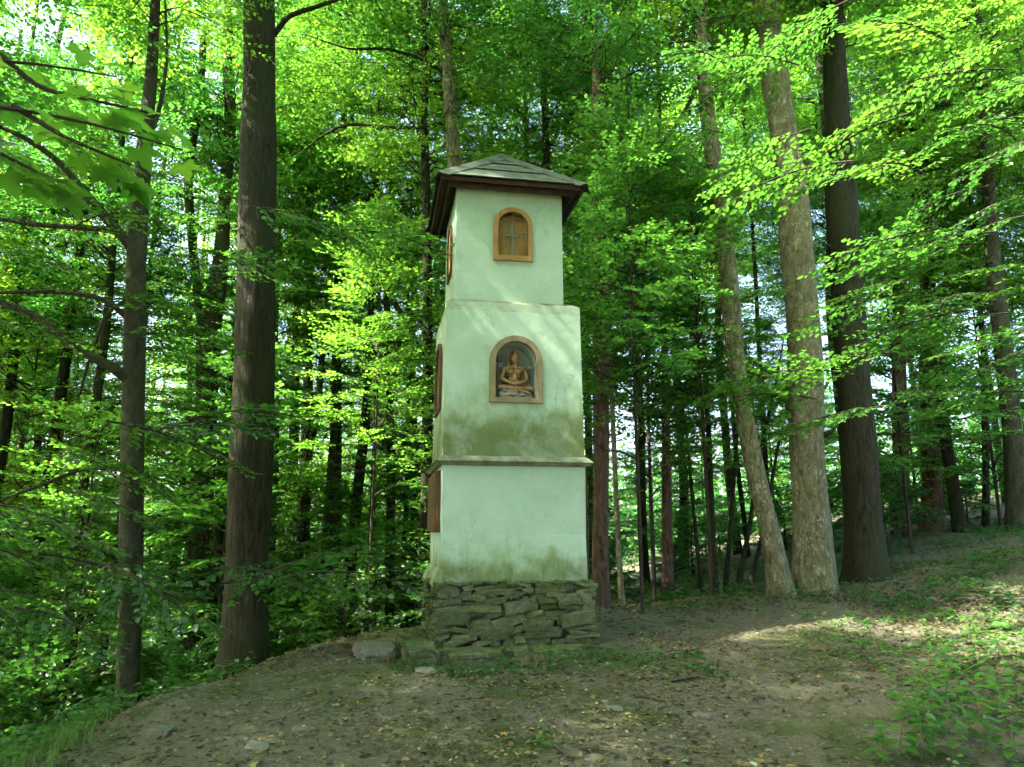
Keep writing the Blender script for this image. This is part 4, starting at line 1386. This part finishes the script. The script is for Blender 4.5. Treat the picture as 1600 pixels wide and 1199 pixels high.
side_tree('beech whose layered leafy sprays hang in from the right over the dark furrowed trunk', 7.6, 8.6, 'bark_grey',
          [(1060, 1640, 0, 130, 7.2, 9.5, 9, 0.12), (1150, 1640, 130, 290, 7.0, 9.2, 12, 0.15), (1330, 1640, 290, 470, 7.2, 9.5, 9, 0.18), (1400, 1640, 460, 620, 8, 10, 7, 0.12),
           (1150, 1310, 570, 680, 9.2, 9.8, 3, 0.1), (1300, 1400, 420, 560, 9.0, 10.0, 3, 0.1), (1000, 1180, 40, 260, 9, 10.2, 2, 0.1)], -1, 21)
side_tree('beech whose low leafy sprays reach in from the left across the massive dark trunk', -6.4, 7.2, 'bark_grey',
          [(190, 610, 865, 925, 7.6, 8.6, 6, 0.05), (190, 430, 640, 690, 7.6, 8.4, 3, 0.05), (-20, 230, 690, 1000, 7.2, 8.6, 9, 0.15), (450, 640, 280, 390, 7.4, 8.6, 4, 0.05),
           (-20, 330, 330, 600, 7.5, 8.6, 5, 0.1), (380, 430, 320, 470, 9.2, 9.6, 2, 0.1)], 1, 22)

# --- close maple branch, upper left ---------------------------------
def maple_leaf_mesh(seed):
    gg = random.Random(seed)
    tips = [(-118, .60), (-62, .88), (0, 1.0), (62, .88), (118, .60)]
    pts = [(0, 0)]
    out = []
    for i, (a, r) in enumerate(tips):
        for da, f_ in ((-17, .66), (-9, .74), (0, 1.0), (9, .74), (17, .66)):
            aa = R(a + da + gg.uniform(-2, 2)); rr_ = r * f_ * gg.uniform(0.95, 1.05)
            out.append((math.sin(aa) * rr_, math.cos(aa) * rr_))
        if i < 4:
            aa = R((a + tips[i + 1][0]) / 2); out.append((math.sin(aa) * 0.42, math.cos(aa) * 0.42))
    out.append((0.0, -0.04))
    v = [(0, 0, 0.0)] + [(x, y, -0.16 * (x * x + y * y) + 0.05 * math.sin(5 * x)) for x, y in out]
    n_ = len(out)
    me = bpy.data.meshes.new('maple_leaf')
    me.from_pydata(v, [], [(0, 1 + i, 1 + (i + 1) % n_) for i in range(n_)])
    me.materials.append(M['leaf_maple'])
    for p in me.polygons:
        p.use_smooth = True
    return me


ML = [maple_leaf_mesh(k) for k in range(4)]
mx, my = -3.3, 1.4
mt = thing('maple_tree', 'young maple whose big soft leaves hang close overhead at the upper left', 'tree', (mx, my, h1(mx, my)))
mz = h1(mx, my)
add('trunk', trunk_mesh('trunk', [(0, 0, -0.15), (0, 0, 1.4), (0.05, 0.1, 2.8), (0, 0.1, 4.0)], [0.05, 0.045, 0.035, 0.015], 4, 10, 24, 0.3), M['bark_grey'], mt)
org = np.array([mx, my, mz])
gg = np.random.default_rng(12)
for (pth) in ([(-420, 150, 1.7), (-150, 150, 2.2), (20, 165, 2.4), (150, 190, 2.5), (285, 235, 2.6)], [(-420, 150, 1.7), (-160, 100, 2.3), (0, 85, 2.5), (180, 120, 2.7)],
              [(20, 165, 2.4), (100, 215, 2.45), (215, 262, 2.5)], [(-150, 150, 2.2), (-60, 210, 2.3), (20, 250, 2.35), (90, 285, 2.4)], [(0, 85, 2.5), (60, 140, 2.55), (160, 160, 2.6), (250, 180, 2.65)]):
    B = np.array([at(*p) for p in pth]) - org
    if pth[0][0] < -300:
        B = np.concatenate([[[0.05, 0.1, 2.6]], B[1:]])
    Q, w, s = resample(B, np.linspace(0.012, 0.003, len(B)), 16)
    add('twig', np_mesh('twig', *tube_arrays(Q, w, 6), True), M['twig'], mt)
    for q in range(5, 16):
        for sg in (-1, 1):
            if gg.uniform() < 0.18:
                continue
            T = norm(Q[min(q + 1, 15)] - Q[q - 1])
            sidev = norm(np.cross(T, [0, 0, 1.0])) * sg
            tip = Q[q] + sidev * gg.uniform(0.05, 0.11) + T * gg.uniform(0, 0.05) + np.array([0, 0, gg.uniform(-0.05, 0.02)])
            dirv = Vector(norm(sidev + T * gg.uniform(0.2, 1.1) + np.array([0, 0, gg.uniform(-0.5, -0.1)])))
            nv = Vector((gg.normal(0, 0.25), gg.normal(0, 0.25), 1)).normalized()
            xv = dirv.cross(nv).normalized(); nv = xv.cross(dirv)
            m3 = Matrix((xv, dirv, nv)).transposed().to_4x4()
            sz = gg.uniform(0.075, 0.11)
            lf = add('leaf', ML[gg.integers(4)], None, mt)
            lf.matrix_basis = Matrix.Translation(tip) @ m3 @ Matrix.Diagonal((sz, sz, sz, 1))
            pm = np_mesh('petiole', *tube_arrays(np.array([Q[q], (Q[q] + tip) / 2 + [0, 0, 0.01], tip]), 0.0013, 4), True)
            add('petiole', pm, M['twig_green'], mt)

# ------------------------------------------------------------------ forest floor
gl = np.random.default_rng(31)


def scatter(n, x0, x1, y0, y1, keep=None):
    x = gl.uniform(x0, x1, n); y = gl.uniform(y0, y1, n)
    # keep off the shrine
    u = (x - P0[0]) * math.cos(AZ) + (y - P0[1]) * math.sin(AZ); v = -(x - P0[0]) * math.sin(AZ) + (y - P0[1]) * math.cos(AZ)
    ok = ~((u > -0.5) & (u < 2.05) & (v > -0.45) & (v < 1.75))
    if keep is not None:
        ok &= keep(x, y)
    return x[ok], y[ok]


# leaf litter
x, y = scatter(30000, -4.2, 9.0, 4.6, 13.5, lambda x, y: (np.sin(x * 1.3 + 1) + np.sin(y * 1.7 + x * .6) + gl.normal(0, 1.0, len(x))) > -0.7)
nL = len(x)
a_ = gl.uniform(0, 6.28, nL)
V, F = leaves_arrays(np.stack([x, y, hz(x, y) + gl.uniform(0.004, 0.02, nL)], 1), np.stack([np.cos(a_), np.sin(a_), gl.normal(0, 0.22, nL)], 1),
                     np.stack([gl.normal(0, .35, nL), gl.normal(0, .35, nL), np.ones(nL)], 1), gl.uniform(0.018, 0.06, nL), OV, OVF)
lo = add('leaf_litter', np_mesh('leaf_litter', V, F), M['litter'])
lo['kind'] = 'stuff'
tag(lo, 'brown dry leaf litter strewn over the woodland floor', 'leaf litter')
x, y = scatter(700, -3.6, 8.0, 4.6, 12.5)
nL = len(x); a_ = gl.uniform(0, 6.28, nL)
V, F = leaves_arrays(np.stack([x, y, hz(x, y) + 0.015], 1), np.stack([np.cos(a_), np.sin(a_), gl.normal(0, 0.2, nL)], 1),
                     np.stack([gl.normal(0, .3, nL), gl.normal(0, .3, nL), np.ones(nL)], 1), gl.uniform(0.014, 0.034, nL), OV, OVF)
lo = add('yellow_leaf_litter', np_mesh('yellow_leaf_litter', V, F), M['yellow_leaf'])
lo['kind'] = 'stuff'
tag(lo, 'scattered small yellow leaves over the woodland floor', 'leaf litter')

x, y = scatter(14000, -3.6, 8.0, 4.6, 12.5, lambda x, y: (np.sin(x * 1.1 + 2) * np.sin(y * 1.3 + x * .4) + gl.normal(0, .6, len(x))) > -0.2)
nL = len(x); a_ = gl.uniform(0, 6.28, nL)
V, F = leaves_arrays(np.stack([x, y, hz(x, y) + gl.uniform(0.006, 0.02, nL)], 1), np.stack([np.cos(a_), np.sin(a_), gl.normal(0, 0.25, nL)], 1),
                     np.stack([gl.normal(0, .4, nL), gl.normal(0, .4, nL), np.ones(nL)], 1), gl.uniform(0.012, 0.034, nL), OV, OVF)
lo = add('pale_leaf_litter', np_mesh('pale_leaf_litter', V, F), M['pale_litter'])
lo['kind'] = 'stuff'
tag(lo, 'bleached greyish leaf crumbs over the trodden soil', 'leaf litter')
# grit and twig bits
x, y = scatter(4200, -3.4, 7.0, 4.6, 11.5)
Vs, Fs, b = [], [], 0
for i in range(len(x)):
    m_ = stones[i % 14]
    v = np.array([q.co for q in m_.vertices]) if i < 14 else cache[i % 14][0]
    if i < 14:
        if i == 0:
            cache = {}
        cache[i] = (v, np.array([list(p.vertices) for p in m_.polygons if len(p.vertices) == 3]))
    s = gl.uniform(0.008, 0.03)
    an_ = gl.uniform(0, 6.28)
    ca, sa = math.cos(an_), math.sin(an_)
    vv = v * [s * gl.uniform(1, 1.8), s, s * 0.5]
    vv = np.stack([vv[:, 0] * ca - vv[:, 1] * sa, vv[:, 0] * sa + vv[:, 1] * ca, vv[:, 2]], 1) + [x[i], y[i], 0]
    vv[:, 2] += h1(x[i], y[i]) + 0.002
    Vs.append(vv); Fs.append(cache[i % 14][1] + b); b += len(vv)
gv = add('gravel', np_mesh('gravel', np.concatenate(Vs), np.concatenate(Fs)), M['pebble'])
gv['kind'] = 'stuff'
tag(gv, 'small slaty gravel chips on the trodden soil', 'gravel')
x, y = scatter(650, -3.2, 7.0, 4.7, 11.5)
tw = []
for a, b2 in zip(x, y):
    L = gl.uniform(0.05, 0.22); an_ = gl.uniform(0, 6.28); z = h1(a, b2) + 0.008
    p1 = (a + L * math.cos(an_), b2 + L * math.sin(an_)); 
    tw.append((np.array([(a, b2, z), ((a + p1[0]) / 2 + gl.normal(0, .012), (b2 + p1[1]) / 2 + gl.normal(0, .012), h1((a + p1[0]) / 2, (b2 + p1[1]) / 2) + 0.012), (*p1, h1(*p1) + 0.006)]), np.array([0.003, 0.003, 0.0015])))
tb = add('twig_litter', tubes_mesh('twig_litter', tw, 4), M['twig'])
tb['kind'] = 'stuff'
tag(tb, 'thin broken twigs littering the woodland floor', 'twigs')

# ground cover of small green plants
def cover(name, label, n, x0, x1, y0, y1, keep, size, height, mat):
    x, y = scatter(n, x0, x1, y0, y1, keep)
    k = 5
    X = np.repeat(x, k) + gl.normal(0, 0.02, len(x) * k); Y2 = np.repeat(y, k) + gl.normal(0, 0.02, len(x) * k)
    a_ = gl.uniform(0, 6.28, len(X))
    hh = np.repeat(gl.uniform(0.2, 1.0, len(x)), k) * height * gl.uniform(0.5, 1, len(X))
    V, F = leaves_arrays(np.stack([X, Y2, hz(X, Y2) + 0.01 + hh], 1), np.stack([np.cos(a_), np.sin(a_), gl.normal(-0.05, 0.25, len(X))], 1),
                         np.stack([gl.normal(0, .3, len(X)), gl.normal(0, .3, len(X)), np.ones(len(X))], 1), size * gl.uniform(0.6, 1.3, len(X)), OV, OVF)
    o = add(name, np_mesh(name, V, F), mat)
    o['kind'] = 'stuff'
    tag(o, label, 'ground cover')


cover('ground_cover', 'carpet of small green plants around the feet of the right hand trees', 5200, 1.6, 13, 9.6, 18, lambda x, y: (np.sin(x * 1.9) * np.sin(y * 1.6 + 1) + gl.normal(0, 0.5, len(x)) > -0.15) & (y > 10.2 - 0.12 * x) & ~((x < 3.0) & (y < 10.4)), 0.06, 0.16, M['leaf_low'])
cover('ground_cover', 'low green plants spreading along the trodden soil at the lower right', 800, 2.6, 7, 4.6, 9.6, lambda x, y: x > 3.0 + 0.25 * np.sin(y * 3) + 0.12 * (y - 5) + gl.normal(0, 0.25, len(x)), 0.05, 0.14, M['herb'])
cover('ground_cover', 'leafy ground cover on the slope falling away at the left', 5200, -9, -2.6, 4.6, 11, lambda x, y: (x < -3.15 - 0.0 * y) & ((x < -3.6) | (gl.uniform(0, 1, len(x)) < 0.35)), 0.075, 0.30, M['leaf_low'])
cover('ground_cover', 'sparse sprouts between the ledge stones and the soil in front of the shrine', 360, -1.1, 1.9, 7.1, 8.1, None, 0.04, 0.07, M['leaf_low'])


# grass
def blades(px, py, pz, n, spread, hmin, hmax, seed):
    q = np.random.default_rng(seed)
    Vs, Fs, b = [], [], 0
    for i in range(n):
        bx, by = px + q.normal(0, spread), py + q.normal(0, spread)
        bz = (h1(bx, by) - 0.01) if pz is None else pz
        an_ = q.uniform(0, 6.28); h = q.uniform(hmin, hmax); w = q.uniform(0.002, 0.0045); ln = h * q.uniform(0.3, 0.9)
        d = np.array([math.cos(an_), math.sin(an_)]); sd2 = np.array([-d[1], d[0]]) * w
        pts = []
        for t in (0, 0.4, 0.75, 1.0):
            c = np.array([bx, by]) + d * ln * t * t
            zz = bz + h * (t - 0.28 * t * t * t)
            ww = sd2 * (1 - t * 0.92)
            pts += [(*(c - ww), zz), (*(c + ww), zz)]
        Vs.append(pts)
        Fs.append(np.array([[0, 1, 3, 2], [2, 3, 5, 4], [4, 5, 7, 6]]) + b); b += 8
    return np.concatenate(Vs), np.concatenate(Fs)


Vs, Fs, b = [], [], 0
for k in range(70):
    p = (gl.uniform(-4.4, -2.75), gl.uniform(4.7, 6.6))
    if p[0] > -3.0 - 0.25 * (p[1] - 5):
        p = (p[0] - 0.5, p[1])
    V, F = blades(p[0], p[1], None, 34, 0.09, 0.10, 0.34, 900 + k)
    Vs.append(V); Fs.append(F + b); b += len(V)
gr = add('grass', np_mesh('grass', np.concatenate(Vs), np.concatenate(Fs)), M['grass'])
gr['kind'] = 'stuff'
tag(gr, 'long fine grass on the brink of the slope at the lower left', 'grass')
for k, (px, py, n_, hh, lab) in enumerate(((694, 1040, 26, 0.16, 'dry grass tuft against the left end of the stone ledge'), (812, 1046, 14, 0.20, 'arching grass tuft below the middle of the stone ledge'),
                                           (215, 1098, 22, 0.30, 'grass tuft on the brink beside the slim grey tree'), (960, 1022, 18, 0.12, 'short grass tuft below the right end of the ledge'),
                                           (750, 1046, 16, 0.12, 'short grass tuft between two taller ones at the ledge'))):
    p = on_ground(px, py)
    V, F = blades(p[0], p[1], None, n_, 0.035, hh * 0.5, hh, 970 + k)
    tag(add('grass_tuft', np_mesh('grass_tuft', V, F), M['grass']), lab, 'grass')

# leafy herbs, each leaf a part
HL = []
for k in range(3):
    q = np.random.default_rng(k)
    t_ = np.array([[0, 0, 0], [.20, .10, .03], [.33, .32, .05], [.27, .62, .03], [.1, .88, -.03], [0, 1.05, -.08], [-.1, .88, -.03], [-.27, .62, .03], [-.33, .32, .05], [-.20, .10, .03]])
    t_[:, 2] += q.normal(0, 0.012, 10)
    me = np_mesh('herb_leaf', t_, [np.array([[0, 1, 2, 3], [0, 3, 4, 5], [0, 5, 6, 7], [0, 7, 8, 9]])])
    me.materials.append(M['herb'])
    HL.append(me)


def herb(px, py, h, leaf, label, group=None, pairs=5):
    p = on_ground(px, py)
    t = thing('herb_plant', label, 'plant', tuple(p), gl.uniform(0, 6.28), group)
    lean = gl.normal(0, 0.12, 2) * h
    ax = np.array([(0, 0, -0.02), (lean[0] * .3, lean[1] * .3, h * 0.5), (lean[0], lean[1], h)])
    add('stem', np_mesh('stem', *tube_arrays(ax, np.array([0.004, 0.003, 0.0015]), 5), True), M['twig_green'], t)
    for q in range(pairs):
        f_ = 0.25 + 0.75 * q / max(1, pairs - 1)
        c = np.array([lean[0] * f_ * f_, lean[1] * f_ * f_, h * f_])
        for sgn in (0, math.pi):
            a = q * 1.57 + sgn + gl.normal(0, 0.25)
            s = leaf * (1.15 - 0.5 * f_) * gl.uniform(0.8, 1.15)
            o = add('leaf', HL[gl.integers(3)], None, t, tuple(c + np.array([math.cos(a), math.sin(a), 0.1]) * 0.02))
            o.rotation_euler = (gl.normal(-0.15, 0.2), gl.normal(0, 0.2), a - math.pi / 2)
            o.scale = (s, s, s)


GR = 'leafy herbs along the path at the lower right'
for (px, py, h) in ((1450, 1150, .42), (1500, 1120, .36), (1405, 1190, .34), (1545, 1180, .38), (1475, 1060, .30), (1560, 1030, .32), (1590, 1100, .34), (1490, 1195, .36), (1520, 1010, .26), (1430, 1175, .40), (1585, 1195, .30), (1460, 1120, .34), (1380, 1195, .22), (1555, 985, .24), (1535, 1080, .28), (1420, 1130, .30), (1515, 1160, .40), (1570, 1140, .36), (1480, 1090, .30), (1440, 1195, .36), (1545, 1120, .34), (1500, 1050, .28), (1595, 1050, .32), (1460, 1180, .40), (1530, 1040, .30)):
    herb(px, py, h * 1.15, 0.118, 'leafy green herb growing among others beside the path', GR, 8)
for (px, py, h, lab) in ((1018, 1024, .16, 'small two stemmed seedling right of the shrine ledge'), (876, 1034, .10, 'bright green sprout just below the middle slab of the ledge'),
                         (846, 1166, .12, 'lone seedling with one upright oval leaf on the bare soil'), (1128, 935, .55, 'broad leaved seedling in front of the hazel pole clump'),
                         (1372, 935, .28, 'pale seedling at the foot of the thick dark tree'), (158, 1090, .42, 'bright broad leaved sapling on the brink of the slope'),
                         (1000, 985, .10, 'low sprout on the soil behind the ledge end')):
    herb(px, py, h, 0.085, lab, None, 3 if h < .3 else 5)

# fallen leaves big enough to pick out
for k in range(60):
    px, py = gl.uniform(250, 1450), 1199 - 190 * gl.uniform(0, 1) ** 1.3
    p = on_ground(px, py)
    yel = gl.uniform() < 0.62
    me = ML[k % 4].copy() if k < 8 else bpy.data.meshes['fallen_leaf_%d_%d' % (int(yel), k % 4)]
    if k < 8:
        yel = k < 4
        me.name = 'fallen_leaf_%d_%d' % (int(yel), k % 4)
        me.materials.clear(); me.materials.append(M['yellow_leaf' if yel else 'pale_leaf'])
    o = add('fallen_leaf', me, None, None, (p[0], p[1], p[2] + 0.016), (gl.normal(0, .22), gl.normal(0, .22), gl.uniform(0, 6.28)))
    s = gl.uniform(0.03, 0.062); o.scale = (s, s, s)
    tag(o, 'fallen yellow lobed leaf lying on the soil' if yel else 'fallen pale green lobed leaf lying on the soil', 'leaf', 'yellow fallen leaves' if yel else 'pale fallen leaves')

# rocks
for k, (px, py, sx, sy, sz, lab) in enumerate(((583, 1026, .42, .36, .20, 'rounded grey rock in the soil left of the ledge corner'), (612, 1010, .25, .25, .12, 'smaller rock wedged between the grey rock and the ledge'),
                                               (410, 1168, .22, .11, .03, 'thin flat pale stone lying alone on the bare soil'), (250, 1150, .16, .14, .09, 'upright wedge of stone on the brink near the grass'),
                                               (665, 1050, .18, .12, .05, 'flat pale slab tilted below the left end of the ledge'), (1098, 1120, .15, .10, .04, 'flat bluish stone half sunk in the trodden soil'),
                                               (292, 1115, .08, .08, .06, 'round little stone beside the sunlit soil on the brink'), (470, 1142, .13, .09, .03, 'small flat stone between the pale slab and the brink'),
                                               (960, 1110, .12, .10, .04, 'flat grey stone near the mossy patch before the shrine'), (500, 1012, .22, .10, .05, 'long pale stone on the crest left of the shrine'))):
    p = on_ground(px, py)
    o = add('rock', stones[(k * 5 + 3) % 14].copy(), None, None, (p[0], p[1], p[2] + sz * 0.22), (gl.normal(0, .08), gl.normal(0, .08), gl.uniform(-.5, .5)), (sx, sy, sz))
    o.data.materials.clear(); o.data.materials.append(M['pebble'])
    tag(o, lab, 'rock')
# fallen sticks
for k, (a, b2, lab) in enumerate((((758, 1073), (826, 1075), 'pale straight stick lying in front of the shrine'), ((992, 1093), (1040, 1100), 'short dark stick beside the mossy patch'),
                                  ((905, 1176), (942, 1183), 'thin stick under the pile of pale leaves'), ((1050, 1068), (1110, 1058), 'slim dark stick on the mossy ground right of the ledge'))):
    p, q = on_ground(*a), on_ground(*b2)
    m_ = (p + q) / 2
    P = np.array([p + [0, 0, .015], [m_[0], m_[1] + .03, h1(m_[0], m_[1]) + .022], q + [0, 0, .012]])
    tag(add('fallen_stick', np_mesh('fallen_stick', *tube_arrays(*resample(P, [0.010, 0.009, 0.006], 9)[:2], 6), True), M['bark_grey'] if k == 0 else M['twig']), lab, 'stick')

# ------------------------------------------------------------------ say which of the look-alikes each one is
LAND = [('massive straight dark trunk', (-3.65, 10.2)), ('slim grey tree with bare limbs', (-4.65, 9.0)), ('brownish forked tree', (-5.9, 14.5)), ('thin straight grey tree', (-4.0, 17.0)),
        ('dark V shaped tree', (-5.6, 20.0)), ('dark tree hugging the shrine', (-1.6, 13.5)), ('reddish trunk behind the plinth', (1.3, 11.0)),
        ('lone dark brown trunk in the gap', (3.3, 16.0)), ('hazel pole clump', (3.9, 13.5)), ('thick yellowish flaky tree', (4.7, 11.6)), ('thick dark furrowed tree', (5.8, 12.2)),
        ('pair of pines on the rise', (10.0, 18.6)), ('bending grey tree on the rise', (10.9, 16.0)), ('pale trunk behind the shrine roof', (-0.7, 13.0))]
ORD = ['nearest', 'second nearest', 'third nearest', 'fourth nearest', 'fifth nearest', 'sixth nearest', 'seventh nearest', 'eighth nearest']
WHAT = {'young trees of the understory': 'leafy young tree', 'low shrubs of the undergrowth': 'low green shrub', 'dark slender trees of the background': 'slender dark barked tree',
        'grey slender trees of the background': 'slender grey barked tree', 'reddish slender trees of the background': 'slender reddish barked tree'}
pools = {}
for o in list(col.objects):
    gp = o.get('group')
    if gp in WHAT:
        p = o.location
        li = min(range(len(LAND)), key=lambda i: (LAND[i][1][0] - p.x) ** 2 + (LAND[i][1][1] - p.y) ** 2)
        pools.setdefault((gp, li), []).append(((LAND[li][1][0] - p.x) ** 2 + (LAND[li][1][1] - p.y) ** 2, o))
for (gp, li), lst in pools.items():
    lst.sort(key=lambda q: q[0])
    for i, (d, o) in enumerate(lst):
        if i < len(ORD):
            o['label'] = '%s, %s to the %s' % (WHAT[gp], ORD[i], LAND[li][0])
        else:
            o['label'] = '%s standing well away from the %s' % (WHAT[gp], LAND[li][0])

for o in col.objects:
    if o.parent is not None and o.name.split('.')[0] in ('crown', 'limbs', 'foliage'):
        o['kind'] = 'stuff'
